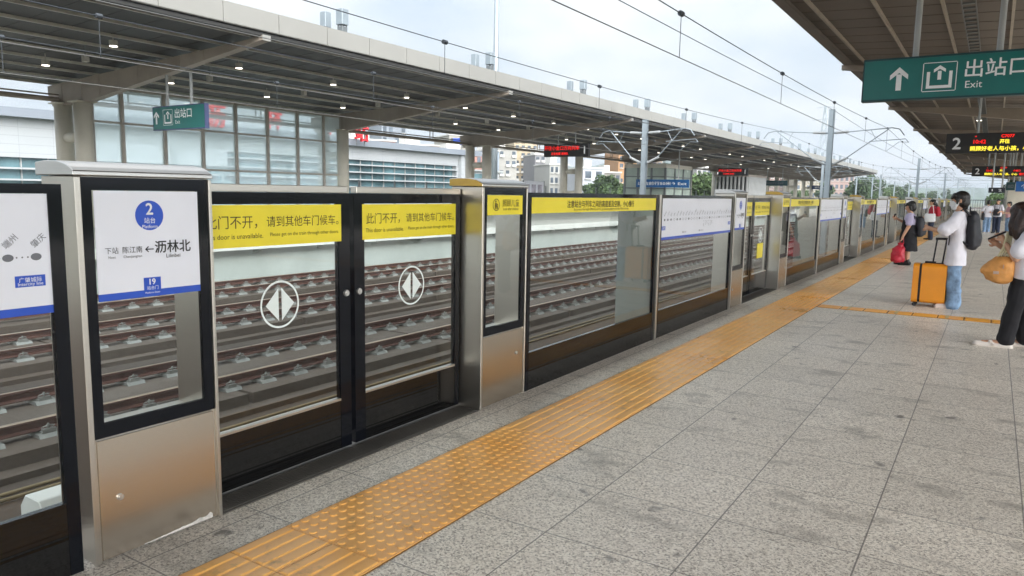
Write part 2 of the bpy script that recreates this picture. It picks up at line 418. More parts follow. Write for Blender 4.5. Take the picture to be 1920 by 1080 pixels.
# ------------------------------------------------------------------ platform screen: pillars, sliding doors, fixed panels
XF = -2.965
sx = XF + .004      # signs a few millimetres proud of the glass
def sgn(mb, txt, y, z, **k): write(mb, txt, (sx + .0022, y, z), YY, ZZ, **k)
def panel_plate(name, y0, y1, z0, z1, m, parent, x=None):
    q = MB(); xx = sx if x is None else x; q.box(xx - .0035, xx, y0, y1, z0, z1); return q.build(name, m, parent, local=True)
def pillar_body(t):
    """local y 0..0.58, box 0.27 deep with an open glazed upper half"""
    w = .58; b = MB()
    b.box(XF - .265, XF - .004, 0, .024, 0, 1.585); b.box(XF - .265, XF - .004, w - .024, w, 0, 1.585)
    b.box(XF - .004, XF + .012, -.012, .012, 0.004, 1.583); b.box(XF - .004, XF + .010, w - .012, w + .004, .004, 1.583)
    b.box(XF - .262, XF - .03, .024, w - .024, 0, .53); b.box(XF - .262, XF - .02, .024, w - .024, 1.56, 1.587)
    b.build('post', STEEL, t, local=True, bevel=.002)
    c = MB(); c.prism([(XF + .014, 1.588), (XF + .014, 1.606), (XF - .012, 1.622), (XF - .05, 1.636), (XF - .11, 1.645), (XF - .2, 1.646), (XF - .275, 1.640), (XF - .275, 1.588)], 'y', -.016, w + .008)
    cap = c.build('cap', [CAPST, GOLD], t, local=True, bevel=.003)
    f = MB()
    f.box(XF - .02, XF, .013, .058, .53, 1.583); f.box(XF - .02, XF, w - .062, w - .013, .53, 1.583)
    f.box(XF - .02, XF, .058, w - .062, .53, .588); f.box(XF - .02, XF, .058, w - .062, 1.532, 1.583)
    f.build('window_frame', BLACK, t, local=True)
    g = MB(); g.box(XF - .012, XF - .004, .058, w - .062, .588, 1.532); g.build('glass_pane', GLASS, t, local=True)
    d = MB(); d.box(XF - .03, XF + .002, .022, w - .022, .012, .522)
    cd = d.build('cabinet_door', STEELB, t, local=True, bevel=.0015)
    l = MB(); l.tube([(XF + .001, .105, .262), (XF + .009, .105, .262)], .0135, 16); l.tube([(XF + .005, .105, .262), (XF + .012, .105, .262)], .0065, 10)
    lo = l.build('lock', CAPST, cd, local=True)
    return cap, lo
def pillar_sign(t):
    o = panel_plate('sign_board', .062, .514, 1.118, 1.530, WHITE, t)
    panel_plate('blue_stripe', .062, .514, 1.089, 1.1175, BLUE, o)
    q = MB(); yc = .288
    poly(q, disc(.062), (sx + .0012, yc, 1.430), YY, ZZ); poly(q, [(-.038, -.038), (.038, -.038), (.038, .038), (-.038, .038)], (sx + .0012, yc, 1.132), YY, ZZ)
    q.build('roundel', BLUE, o, local=True)
    q = MB(); sgn(q, '2', yc, 1.457, h=.046, bold=.0015); sgn(q, '站台', yc, 1.409, h=.024); sgn(q, 'Platform', yc, 1.384, h=.014)
    sgn(q, '19', yc, 1.152, h=.024, bold=.001); sgn(q, '站台门', yc, 1.126, h=.016); sgn(q, 'Platform Door', yc, 1.106, w=.066)
    q.build('white_lettering', INKW, o, local=True)
    q = MB(); sgn(q, '沥林北', .388, 1.297, w=.165, bold=.0008); sgn(q, 'Lilinbei', .388, 1.257, h=.0165)
    sgn(q, '下站', .122, 1.291, h=.026); sgn(q, '陈江南', .208, 1.291, h=.027)
    sgn(q, 'Next', .122, 1.264, h=.010); sgn(q, 'Chenjiangnan', .208, 1.262, w=.078)
    for pts in ([(-.016, -.0022), (.018, -.0022), (.018, .0022), (-.016, .0022)], [(-.020, 0), (-.006, .013), (-.003, .010), (-.0135, 0)], [(-.020, 0), (-.0135, 0), (-.003, -.010), (-.006, -.013)]):
        poly(q, pts, (sx + .0016, .282, 1.289), YY, ZZ)
    q.build('dark_lettering', INK, o, local=True)
def pillar_child_sign(t):
    o = panel_plate('notice_sticker', .060, .516, 1.390, 1.530, YEL, t)
    q = MB(); ring(q, .043, .038, (sx + .0015, .165, 1.462), YY, ZZ)
    poly(q, disc(.008, 12, c=(-.006, .024)), (sx + .0015, .165, 1.462), YY, ZZ); poly(q, [(-.014, .014), (.004, .014), (.006, -.012), (-.001, -.032), (-.006, -.032), (-.007, -.010), (-.012, -.032), (-.017, -.032), (-.015, -.008)], (sx + .0015, .165, 1.462), YY, ZZ)
    poly(q, disc(.006, 10, c=(.016, .003)), (sx + .0016, .165, 1.462), YY, ZZ); poly(q, [(.010, -.004), (.022, -.004), (.021, -.031), (.012, -.031)], (sx + .0016, .165, 1.462), YY, ZZ)
    sgn(q, '照顾儿童', .355, 1.475, w=.22); sgn(q, 'Look after children', .355, 1.432, w=.20)
    q.build('lettering', BROWNINK, o, local=True)

GP = 'pillars of the platform screen'
pa = thing('screen_pillar', '', 'pillar'); pillar_body(pa); pillar_sign(pa)
random.seed(8); q = MB(); prev = None
for i in range(25):
    y = .20 + .335 * i / 24; h = .004 + .026 * (i / 24) ** 1.5 * random.uniform(.55, 1.1)
    if prev: q.face([(XF + .003, prev[0], .013), (XF + .003, y, .013), (XF + .003, y, .013 + h), (XF + .003, prev[0], .013 + prev[1])])
    prev = (y, h)
SCUFF = q
pb = thing('screen_pillar', '', 'pillar'); cap, lo = pillar_body(pb); lo.location = (0, .36, .08); pillar_child_sign(pb)
for p in cap.data.polygons:
    if p.normal.y < -.9 or (p.normal.y > .9): p.material_index = 1

# sliding doors ------------------------------------------------------
XD = -3.15
def leaf(right_stile):
    t = thing('sliding_door', '', 'sliding door'); W = 1.035
    def my(a, b): return (a, b) if right_stile else (W - b, W - a)
    f = MB()
    for a, b, z0, z1 in ((.0, .05, .02, 1.53), (W - .085, W, .02, 1.53), (.05, W - .085, 1.47, 1.53)):
        y0, y1 = my(a, b); f.box(XD - .035, XD + .002, y0, y1, z0, z1)
    f.build('frame', BLACK, t, local=True)
    r = MB(); r.box(XD - .045, XD + .006, *my(0, W - .02), 1.531, 1.570); r.build('top_rail', STEEL, t, local=True, bevel=.003)
    k = MB(); k.box(XD - .035, XD, *my(.05, W - .085), .02, .312); k.build('kick_panel', KICK, t, local=True)
    tr = MB(); tr.box(XD - .036, XD + .003, *my(.05, W - .085), .3122, .325); tr.build('sill_strip', STEEL, t, local=True)
    g = MB(); g.box(XD - .012, XD - .004, *my(.05, W - .085), .325, 1.47); g.build('glass_pane', GLASS, t, local=True)
    x = XD + .003
    st = panel_plate('notice_sticker', *my(.052, W - .068), 1.255, 1.466, YEL, t, x=x)
    q = MB(); cen = sum(my(.052, W - .068)) / 2
    write(q, '此门不开，', (x + .0012, cen - .275, 1.380), YY, ZZ, w=.30); write(q, '请到其他车门候车。', (x + .0012, cen + .185, 1.380), YY, ZZ, w=.50)
    write(q, 'This door is unavailable.', (x + .0012, cen - .26, 1.310), YY, ZZ, w=.34); write(q, 'Please get on the train through other doors.', (x + .0012, cen + .195, 1.310), YY, ZZ, w=.48)
    q.build('lettering', BROWNINK, st, local=True)
    q = MB(); c0 = (XD - .002, W - .512 if right_stile else .52, .938)
    ring(q, .128, .117, c0, YY, ZZ, 44)
    for s in (1, -1): poly(q, [(s * .010, -.088), (s * .010, .088), (s * .094, 0)], c0, YY, ZZ)
    q.build('door_symbol', mat('symbol_white', 'E9F2EF', .5, var=0), t, local=True)
    kn = MB(); yk = W - .035 if right_stile else .035
    kn.tube([(XD + .002, yk, .95), (XD + .012, yk, .95)], .021, 16, .018); kn.tube([(XD + .01, yk, .95), (XD + .016, yk, .95)], .009, 10)
    kn.build('key_knob', CAPST, t, local=True)
    return t
dl, dr = leaf(True), leaf(False)
# fixed panels -------------------------------------------------------
def fixed(kind):
    t = thing('fixed_screen_panel', '', 'screen panel'); W = 2.60
    f = MB(); x0, x1 = XF - .035, XF - .003
    f.box(x0, x1, 0, .045, .003, 1.553); f.box(x0, x1, W - .05, W, .003, 1.553); f.box(x0, x1, .045, W - .05, 1.518, 1.553)
    f.build('frame', BLACK, t, local=True)
    k = MB(); k.box(x0, x1 - .002, .045, W - .05, .003, .305); k.build('kick_panel', KICK, t, local=True)
    g = MB(); g.box(XF - .022, XF - .014, .045, W - .05, .305, 1.518); g.build('glass_pane', GLASS, t, local=True)
    s = MB(); s.box(XF - .06, XF + .016, W + .006, W + .048, 0, 1.556) if kind == 'notice' else s.box(x0, x1 + .003, -.008, -.001, 0, 1.55); s.build('edge_post', STEEL, t, local=True, bevel=.002)
    if kind == 'notice': r = MB(); r.box(XF - .46, XF - .062, W + .008, W + .04, 0, 1.52); r.build('rear_post', mat('rear_post_grey', '8E918B', .45, metal=.2, var=.05), t, local=True)
    if kind == 'notice':
        st = panel_plate('notice_sticker', .045, W - .048, 1.393, 1.516, YEL, t, x=XF - .0095)
        q = MB(); x = XF - .0083
        write(q, '注意站台与列车之间的高度差及空隙，小心慢行', (x, W / 2, 1.462), YY, ZZ, w=1.36, bold=.001); write(q, 'Be careful of the height difference and the gap between platform and train. Mind your step.', (x, W / 2, 1.415), YY, ZZ, w=1.12)
        q.build('lettering', BROWNINK, st, local=True)
    else:
        x = XF - .0095
        st = panel_plate('route_map', .045, W - .048, 1.098, 1.5165, WHITE, t, x=x)
        panel_plate('blue_stripe', .045, W - .048, 1.068, 1.0975, BLUE, st, x=x)
        names = ['惠州北', '小金口', '惠环', '仲恺', '陈江南', '沥林北', '银瓶', '常平东', '樟木头', '东莞', '松山湖北', '道滘', '西平西', '东城南', '寮步', '番禺', '北滘', '张槎', '狮山', '三水北', '云东海', '四会', '大旺', '鼎湖山', '端州', '肇庆']
        q = MB(); r_ = MB(); n = len(names); x += .0012
        for i, nm in enumerate(names):
            yy = .135 + (W - .235 - .0) * i / (n - 1) * 1.0; z = 1.284
            big = i > n - 4
            write(q, nm, (x, yy - .012, 1.325), YY, ZZ, h=.024 if not big else .028, align='l', rot=R(42))
            if i in (0, 1, 2, 5, n - 1) or not i % 4:
                poly(q, disc(.019, 16, .0135), (x, yy, z), YY, ZZ)
            else:
                a_, b_ = disc(.020, 18, .0145), disc(.017, 18, .0115)
                for j in range(18): poly(q, [b_[j], a_[j], a_[(j + 1) % 18], b_[(j + 1) % 18]], (x, yy, z), YY, ZZ)
            if i < n - 1:
                for d in (.3, .5, .7): poly(q, disc(.0032, 8), (x, yy + d * (W - .235) / (n - 1), z), YY, ZZ)
        for i, nm in enumerate(['番禺', '官桥', '北滘', '陈村', '顺德', '张槎']):
            yy = 1.43 + .062 * i; write(q, nm, (x, yy, 1.20 + .012 * (i % 3)), YY, ZZ, h=.02, rot=R(-60)); poly(q, disc(.006, 10), (x, yy, 1.245), YY, ZZ)
        for yy, s in ((.72, '当前车站'), (1.28, '列车运行方向')):
            poly(q, [(-.012, -.012), (.012, -.008), (.012, .008), (-.012, .012)], (x, yy, 1.135), YY, ZZ); write(q, s, (x, yy + .03, 1.135), YY, ZZ, h=.018, align='l')
        q.build('map_lettering', INKG, st, local=True)
        for yy, s in ((.115, '莞惠城际'), (2.475, '广肇城际')): r_ = MB(); poly(r_, [(-.052, -.021), (.052, -.021), (.052, .021), (-.052, .021)], (x, yy, 1.195), YY, ZZ); r_.build('line_tag', BLUE, st, local=True)
        q = MB()
        for yy, s in ((.115, '莞惠城际'), (2.475, '广肇城际')): write(q, s, (x + .0012, yy, 1.2), YY, ZZ, w=.078); write(q, 'Intercity line', (x + .0012, yy, 1.183), YY, ZZ, w=.086)
        q.build('tag_lettering', INKW, st, local=True)
    return t
fe, ff = fixed('notice'), fixed('map')
sill = thing('door_sill', '', 'door sill')
q = MB(); q.box(XD - .06, XF - .002, 0, 2.10, -.002, .006)
for i in range(9): q.box(XD + .012 + i * .018, XD + .022 + i * .018, .0, 2.10, .006, .011)
q.build('ribbed_plate', mat('sill_metal', '6E6A64', .5, metal=.7, var=.12), sill, local=True)

NP = 12
used = {}
def place(proto, y, label, group):
    if proto.name not in used:
        used[proto.name] = 1; proto.location = (0, y, 0); tag(proto, label, proto['category'], group); return proto
    return dup(proto, (0, y, 0), label, group)
for k in range(-1, NP):
    o = k * PER; n = ORD[k] if k >= 0 else ''
    if k >= 0:
        la = ['large near steel screen pillar with white platform 2 board and blue roundel, at left', 'steel screen pillar with white platform board, past the first route map panel, beside the thin red sign above'][k] if k < 1 else \
            f'steel screen pillar with white platform board, {n} of its kind along the platform edge'
        place(pa, 1.495 + o, la, GP)
        place(dl, 2.085 + o, ['glass sliding door with lock knob on its right edge, touching the large near pillar'][k] if k < 1 else f'left glass leaf of the {n} pair of sliding doors along the platform screen', 'sliding door leaves')
        place(dr, 3.155 + o, ['glass sliding door with complete yellow notice and lock knob on its left edge, nearest pair'][k] if k < 1 else f'right glass leaf of the {n} pair of sliding doors along the platform screen', 'sliding door leaves')
        place(sill, 2.085 + o, f'ribbed metal door sill on the floor under the {n} pair of sliding doors', 'door sills')
        place(pb, 4.20 + o, ['steel screen pillar with yellow childcare sticker, right of the nearest pair of sliding doors'][k] if k < 1 else f'steel screen pillar with yellow childcare sticker, the {n} of its kind along the platform edge', GP)
        place(fe, 4.815 + o, ['wide fixed glass panel with long yellow mind-the-gap strip, nearest of its kind'][k] if k < 1 else f'fixed glass panel with long yellow strip, the {n} of its kind along the platform edge', 'fixed panels with yellow strip')
    place(ff, 7.492 + o, ['dark framed glass panel with route map cut by the left edge of the photo', 'fixed glass panel with complete white route map, just beyond the nearest yellow strip panel'][k + 1] if k < 1 else f'fixed glass panel with white route map, {ORD[k + 1]} of its kind from the left edge', 'fixed panels with route map')
SCUFF.build('plaster_scuff', mat('plaster_scuff', 'CFCAC2', .9, var=.2, vscale=40), kids(pa)[[k.name.split('.')[0] for k in kids(pa)].index('cabinet_door')], local=True)
# small yellow sticker on the second pair
st = panel_plate('door_sticker', 0, .34, .56, .80, YEL, [o for o in bpy.data.objects if o.name.startswith('sliding_door') and o.parent is None and abs(o.location.y - (3.155 + PER)) < .01][0], x=XD + .003)
st.location = (0, .35, 0)
# ------------------------------------------------------------------ ground, tracks, opposite platform
mb = MB(); mb.box(-2500, 2500, -2500, 2500, -3.0, -2.2)
struct(mb.build('ground', mat('ground_green_grey', '5E6450', .95, var=.25, vscale=.02)))
mb = MB(); mb.box(-21.95, -3.39, -40, 420, -2.19, -1.74)
mb.prism([(-3.40, -1.739), (-3.40, -1.5), (-3.75, -1.5), (-3.75, -1.739)], 'y', -40, 420)
for x in (-7.45, -12.55, -16.9):
    mb.prism([(x - .22, -1.7385), (x + .22, -1.7385), (x + .2, -1.60), (x - .2, -1.60)], 'y', -40, 420)
struct(mb.build('track_bed', BED))
def fastener_shape(mb, o, near):
    x, y = o
    mb.prism([(x - .21, -1.50), (x + .21, -1.50), (x + .17, -1.455), (x - .17, -1.455)], 'y', y - .14, y + .14)
    if near:
        mb.box(x - .165, x + .165, y - .085, y + .085, -1.455, -1.435)
        for s in (-1, 1):
            mb.box(x + s * .125 - .03, x + s * .125 + .03, y - .075, y + .075, -1.435, -1.405)
            mb.tube([(x + s * .075, y - .06, -1.405), (x + s * .13, y - .062, -1.375), (x + s * .145, y - .02, -1.362), (x + s * .10, y, -1.392), (x + s * .145, y + .02, -1.362), (x + s * .13, y + .062, -1.375), (x + s * .075, y + .06, -1.405)], .0085, 5)
            mb.tube([(x + s * .115, y, -1.435), (x + s * .115, y, -1.345)], .014, 6); mb.tube([(x + s * .115, y, -1.385), (x + s * .115, y, -1.365)], .024, 6)
RP = [(-.075, -1.430), (.075, -1.430), (.075, -1.418), (.012, -1.400), (.010, -1.335), (.036, -1.322), (.036, -1.296), (.028, -1.29), (-.028, -1.29), (-.036, -1.296), (-.036, -1.322), (-.010, -1.335), (-.012, -1.400), (-.075, -1.418)]
G2 = .752
def track(label, xc):
    t = thing('railway_track', label, 'railway track', (xc, 0, -1.74), 'parallel railway tracks')
    s = MB(); y = -38.0
    s.box(xc - 1.5, xc + 1.5, -40, 420, -1.739, -1.66)
    while y < 200: s.box(xc - 1.25, xc + 1.25, y, y + 4.92, -1.66, -1.50); y += 5.0
    s.box(xc - 1.25, xc + 1.25, y, 420, -1.66, -1.50)
    s.build('slab', SLAB, t)
    for sg in (1, -1):
        r = MB(); r.prism([(xc + sg * G2 + a, b) for a, b in RP], 'y', -40, 420)
        o = r.build('rail', [RUST, RAILTOP], t)
        for p in o.data.polygons:
            if p.normal.z > .8 and p.center.z + (-1.74) > -1.31: p.material_index = 1
    return t
tr = [track('railway track nearest the platform screen, seen low through the far glass panels', -5.0),
      track('second railway track from the platform screen, nearest one seen through the door glass', -10.37),
      track('third railway track from the platform screen, in the middle of the four', -14.85),
      track('railway track beside the opposite platform wall', -18.9)]
proto_f = None
for t, ylo in zip(tr, (11, 3.0, 6, 9)):
    xc = t.location.x; rest = MB()
    for sg in (1, -1):
        for i in range(150):
            y = ylo + .65 * i
            if i < 50:
                if proto_f is None:
                    b = MB(); fastener_shape(b, (0, 0), True); proto_f = b.build('fastener', FAST, None)
                    o = proto_f
                else: o = proto_f.copy(); COL.objects.link(o)
                o.parent = t; o.location = (sg * G2, y, 1.74)
            else: fastener_shape(rest, (xc + sg * G2, y), False)
    o = rest.build('distant_fasteners', FAST, t); o['kind'] = 'stuff'
# little cables on the slab edge
mb = MB()
random.seed(5)
for z, xx in ((0, -8.55), (1, -8.35)):
    mb.tube([(xx + random.uniform(-.03, .03), -5 + 2.0 * i, -1.715 + random.uniform(0, .015)) for i in range(40)], .022, 6)
tag(mb.build('trackside_cable', mat('cable_tan', '7D6D50', .8), None, smooth=True), 'pair of tan cables lying on the concrete beside the second track', 'cable')
mb = MB(); mb.prism([(-7.25, -1.6), (-6.8, -1.6), (-6.8, -1.36), (-6.9, -1.24), (-7.15, -1.24), (-7.25, -1.36)], 'y', 3.0, 3.6)
tag(mb.build('cable_box', LIP, None, bevel=.01), 'small pale concrete cable box between tracks, low behind the left glass panel', 'cable box')

# opposite platform
mb = MB(); XP = -21.95
mb.cur = 0; mb.box(-45, XP, -40, 176, -1.9, -.56)
mb.cur = 1; mb.box(-45, XP + .42, -40, 176, -.56, -.26)
mb.cur = 0
for i in range(72): mb.prism([(XP, -.561), (XP + .34, -.561), (XP + .34, -.60), (XP, -.74)], 'y', -40 + 3 * i, -39.82 + 3 * i)
mb.cur = 2; mb.box(-45, XP + .36, -40, 176, -.26, -.252)
struct(mb.build('opposite_platform', [WALLC, LIP, mat('opposite_paving', 'A9A8A0', .8, var=.1)]))

# ------------------------------------------------------------------ canopies
def canopy(name, label, sgn_, xe, y0, y1, beams, soff, purl, n_p):
    """sgn_: +1 the roof runs to +x from its track edge xe, -1 to -x"""
    t = thing(name, label, 'platform canopy', (xe, 0, 0))
    X = lambda d: xe + sgn_ * d
    zr = lambda d: 6.80 - .052 * d
    rm = MB(); b = rm
    W = 15.0
    P = [(X(.05), zr(.05)), (X(W), zr(W)), (X(W), zr(W) + .12), (X(.05), zr(.05) + .12)]
    rm.prism(P, 'y', y0, y1)
    for i in range(int((y1 - y0) / 1.25)):        # shallow panel joints across the soffit
        yy = y0 + 1.25 * i + .6
        rm.prism([(X(.15), zr(.15) - .012), (X(W - .1), zr(W - .1) - .012), (X(W - .1), zr(W - .1) + .01), (X(.15), zr(.15) + .01)], 'y', yy, yy + .03)
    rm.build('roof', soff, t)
    f = MB(); yy = y0
    while yy < y1:
        f.box(min(X(-.06), X(.045)), max(X(-.06), X(.045)), yy + .012, min(yy + 2.175, y1), 6.78, 7.42); yy += 2.187
    f.cur = 1; f.box(min(X(-.03), X(.04)), max(X(-.03), X(.04)), y0, y1, 6.76, 7.40)
    f.build('fascia', [FASC, mat('fascia_joint', '8C8A84', .6, var=0)], t, bevel=0)
    g = MB(); g.box(min(X(.05), X(.34)), max(X(.05), X(.34)), y0, y1, 6.62, 6.72); g.build('gutter', soff, t)
    for i in range(n_p):
        d = .75 + i * (W - 1.2) / (n_p - 1); q = MB()
        x = X(d); z = zr(d)
        q.prism([(x - .035, z - .10), (x + .035, z - .10), (x + .035, z - .002), (x - .035, z - .002)], 'y', y0, y1)
        q.build('purlin', purl, t)
    for yb in beams:
        q = MB()
        bt = lambda d: zr(d) - .20
        bb = lambda d: zr(d) - .20 - (.16 + .80 * min(1, d / 11.2))
        prof = [(X(-.02), bt(0) + .04), (X(.9), bt(.9)), (X(11.2), bt(11.2)), (X(14.4), bt(14.4)), (X(14.4), bt(14.4) - .35), (X(14.05), bb(12) - .06), (X(11.0), bb(11.2)), (X(-.02), bb(0) + .04)]
        q.prism(prof, 'y', yb - .16, yb + .16)
        for d in (3.2, 4.6, 6.0, 7.4, 8.8, 10.2, 11.6, 13.2):
            q.box(X(d) - .012, X(d) + .012, yb - .172, yb + .172, bb(d) + .015, bt(d) - .01)
        q.box(min(X(-.02), X(14.3)), min(X(-.02), X(14.3)) + 1e-3, yb - .01, yb + .01, 5.9, 5.92)
        q.build('beam', PAINT, t, bevel=0)
        e = MB(); e.box(min(X(-.035), X(-.021)), max(X(-.035), X(-.021)), yb - .17, yb + .17, bb(0) + .03, bt(0) + .05); e.build('beam_end_plate', FASC, t)
        for d in (11.9, 13.5):
            c = MB(); zt = bb(11.2) - .02; c.tube([(X(d), yb, -.3), (X(d), yb, zt)], .36, 24); c.box(X(d) - .42, X(d) + .42, yb - .42, yb + .42, zt, zt + .05)
            c.build('column', PAINTL, t, smooth=False)
        for z in (3.6, 1.6): c = MB(); c.tube([(X(12.2), yb, z), (X(13.2), yb, z)], .22, 16); c.build('column_tie', PAINTL, t)
    for k in ('column', 'column_tie'): pass
    return t, X, zr
OB = [2.0 + 15.05 * i for i in range(-1, 12)]
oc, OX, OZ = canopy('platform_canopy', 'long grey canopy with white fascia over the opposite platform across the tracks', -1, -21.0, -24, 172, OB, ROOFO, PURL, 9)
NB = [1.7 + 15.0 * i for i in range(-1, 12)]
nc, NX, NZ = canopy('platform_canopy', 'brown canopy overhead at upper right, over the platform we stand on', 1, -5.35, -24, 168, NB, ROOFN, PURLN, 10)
for o in bpy.data.objects:
    if o.name.startswith('column') and o.type == 'MESH':
        for p in o.data.polygons: p.use_smooth = len(p.vertices) == 4 and abs(p.normal.z) < .9 and p.area > .05
# pipe along the opposite columns
for z, r, nm in ((5.22, .11, 'tie_pipe'), (5.42, .035, 'cable_pipe')):
    q = MB(); q.tube([(OX(13.5) , -24, z), (OX(13.5), 171, z)], r, 10)
    for i in range(25): 
        yy = -18 + 7.53 * i
        if nm == 'tie_pipe':
            for dy in (0, .35): q.tube([(OX(13.5), yy + dy, z), (OX(13.5), yy + dy, 6.0)], .035, 6)
    q.build(nm, PAINT, oc)
# ladder cable tray under the near canopy, small loudspeaker boxes under the opposite one
q = MB()
for a in (-.14, .14): q.box(-.88 + a - .012, -.88 + a + .012, -10, 160, 6.02, 6.09)
for i in range(340): q.box(-1.007, -.753, -10 + .5 * i, -9.9 + .5 * i, 6.03, 6.07)
q.build('cable_tray', GALVD, nc)
for i in range(12):
    t = thing('loudspeaker', f'small grey box speaker hanging under the opposite canopy, {ORD[i]} from the left', 'loudspeaker', (OX(6.6), 14.5 + 5 * i, OZ(6.6) - .55), 'speaker boxes under the opposite canopy')
    q = MB(); q.box(-.11, .11, -.09, .09, 0, .26); q.build('box', LAMPB, t, local=True, bevel=.01); q = MB(); q.tube([(0, 0, .262), (0, 0, .55)], .015, 6); q.build('rod', GALVD, t, local=True)
# lamps under the canopies
def lamp_proto():
    t = thing('canopy_lamp', '', 'lamp')
    q = MB(); q.tube([(0, 0, .02), (0, 0, .20)], .135, 18); q.tube([(0, 0, .2), (0, 0, .5)], .015, 6); q.build('housing', LAMPB, t, local=True)
    q = MB(); q.tube([(0, 0, .0), (0, 0, .0195)], .125, 18); q.build('diffuser', LAMPM, t, local=True)
    return t
lp = lamp_proto(); first = True
for row, d, z0, nm in ((0, 4.4, .36, 'outer'), (1, 8.8, .44, 'inner')):
    for i in range(23):
        y = (14.3, 14.2)[row] + 4.98 * i
        if abs((y - 2) % 15.05) < .4: y += .6
        loc = (OX(d), y, OZ(d) - z0)
        lab = f'lit round lamp under the opposite grey canopy, {ORD[i]} from the left in its {nm} row'
        if first: lp.location = loc; tag(lp, lab, 'lamp', 'lamps under the opposite canopy'); first = False
        else: dup(lp, loc, lab, 'lamps under the opposite canopy')
for i, y in enumerate((34.5, 49.5, 64.5, 79.5)):
    dup(lp, (-1.2 + .1 * i, y, NZ(4.2) - .62), f'lit lamp below the brown canopy on our platform, {ORD[i]} counting away from the camera', 'lamps under the near canopy')
# roof vents on the opposite canopy
def vent(h, w):
    t = thing('roof_vent', '', 'roof vent')
    q = MB(); q.box(-w / 2, w / 2, -w / 2, w / 2, 0, h * .62); q.build('shaft', GALVD, t, local=True, bevel=.01)
    q = MB(); q.box(-w * .62, w * .62, -w * .62, w * .62, h * .66, h); q.build('hood', GALV, t, local=True, bevel=.01)
    for sx_ in (-1, 1):
        for sy_ in (-1, 1): q = MB(); q.box(sx_ * w * .4 - .02, sx_ * w * .4 + .02, sy_ * w * .4 - .02, sy_ * w * .4 + .02, h * .62, h * .66); q.build('hood_support', GALVD, t, local=True)
    return t
va, vb = vent(1.73, .25), vent(1.73, .28); fa = True
for i in range(14):
    y = 21.6 + 10.2 * i
    for k, (pv, dy, s) in enumerate(((va, -23.0, 'rear'), (vb, -22.07, 'front'))):
        lab = f'{s} grey roof vent of the {ORD[i]} pair along the opposite canopy, counted from the left'
        loc = (dy, y, 6.82)
        if i == 0: pv.location = loc; tag(pv, lab, 'roof vent', 'roof vents on the canopy')
        else: dup(pv, loc, lab, 'roof vents on the canopy')
# ------------------------------------------------------------------ hanging signs
def hang(name, label, cat, xc, y, zc, w, h, d, m, edge, poles, ztop, face=-1, group=None):
    t = thing(name, label, cat, (xc, y, zc - h / 2), group)
    q = MB(); q.box(xc - w / 2, xc + w / 2, y - d / 2, y + d / 2, zc - h / 2, zc + h / 2); q.build('panel', m, t, bevel=.008)
    q = MB(); e = .006
    for a, b in ((zc + h / 2 - .03, zc + h / 2 + e), (zc - h / 2 - e, zc - h / 2 + .03)): q.box(xc - w / 2 - e, xc + w / 2 + e, y - d / 2 - e, y + d / 2 + e, a, b)
    for a in (xc - w / 2 - e, xc + w / 2 - .02): q.box(a, a + .026, y - d / 2 - e, y + d / 2 + e, zc - h / 2 + .031, zc + h / 2 - .031)
    q.build('edge_trim', edge, t)
    for p in poles:
        q = MB(); q.tube([(xc + p, y, zc + h / 2 + .004), (xc + p, y, ztop)], .055, 12); q.build('hanger_pole', INSUL, t)
    return t
def exit_face(t, xc, y, zc, s=1.0):
    L = MB(); X = lambda a: (xc + a * s, y, zc)
    def P(pts, a, b=0): poly(L, [(p * s, q * s) for p, q in pts], (xc + a * s, y, zc + b * s), XX, ZZ)
    # bold up arrow
    P([(-.052, -.24), (.052, -.24), (.052, .10), (-.052, .10)], -1.22); P([(-.175, -.015), (-.175, .085), (0, .25), (0, .13)], -1.22); P([(.175, -.015), (0, .13), (0, .25), (.175, .085)], -1.22)
    # exit pictogram in rounded frame
    o = (-.46, 0)
    for a, b, c, d in ((-.30, .30, .285, .30), (-.30, .30, -.30, -.285), (-.315, -.30, -.285, .285), (.30, .315, -.285, .285)): P([(a, c), (b, c), (b, d), (a, d)], o[0])
    P([(-.235, -.235), (.235, -.235), (.235, -.175), (-.235, -.175)], o[0]); P([(-.235, -.175), (-.175, -.175), (-.175, .11), (-.235, .11)], o[0]); P([(.175, -.175), (.235, -.175), (.235, .11), (.175, .11)], o[0])
    P([(-.035, -.06), (.035, -.06), (.035, .12), (-.035, .12)], o[0]); P([(-.11, .09), (-.11, .155), (0, .235), (0, .16)], o[0]); P([(.11, .09), (0, .16), (0, .235), (.11, .155)], o[0])
    write(L, '出站口', (xc + .53 * s, y, zc + .13 * s), XX, ZZ, w=1.06 * s, bold=.004 * s)
    write(L, 'Exit', (xc + .02 * s, y, zc - .19 * s), XX, ZZ, h=.14 * s, align='l')
    return L
t = hang('exit_sign', 'large teal exit sign with white arrows hanging at upper right from the brown canopy', 'exit sign', -.77, 16.55, 3.86, 3.25, .80, .2, TEAL, DKTEAL, (-.74, .62), 6.0)
exit_face(t, -.66, 16.446, 3.86, .9).build('lettering', INKW, t)
t = hang('exit_sign', 'small teal exit sign hanging on two poles from the opposite canopy beam at left', 'exit sign', -25.95, 17.02, 4.14, 3.25, .88, .16, TEAL, mat('exit_sign_violet_edge', '4A5378', .5), (-.75, .75), 5.75)
exit_face(t, -26.15, 16.935, 4.16, .98).build('lettering', INKW, t)

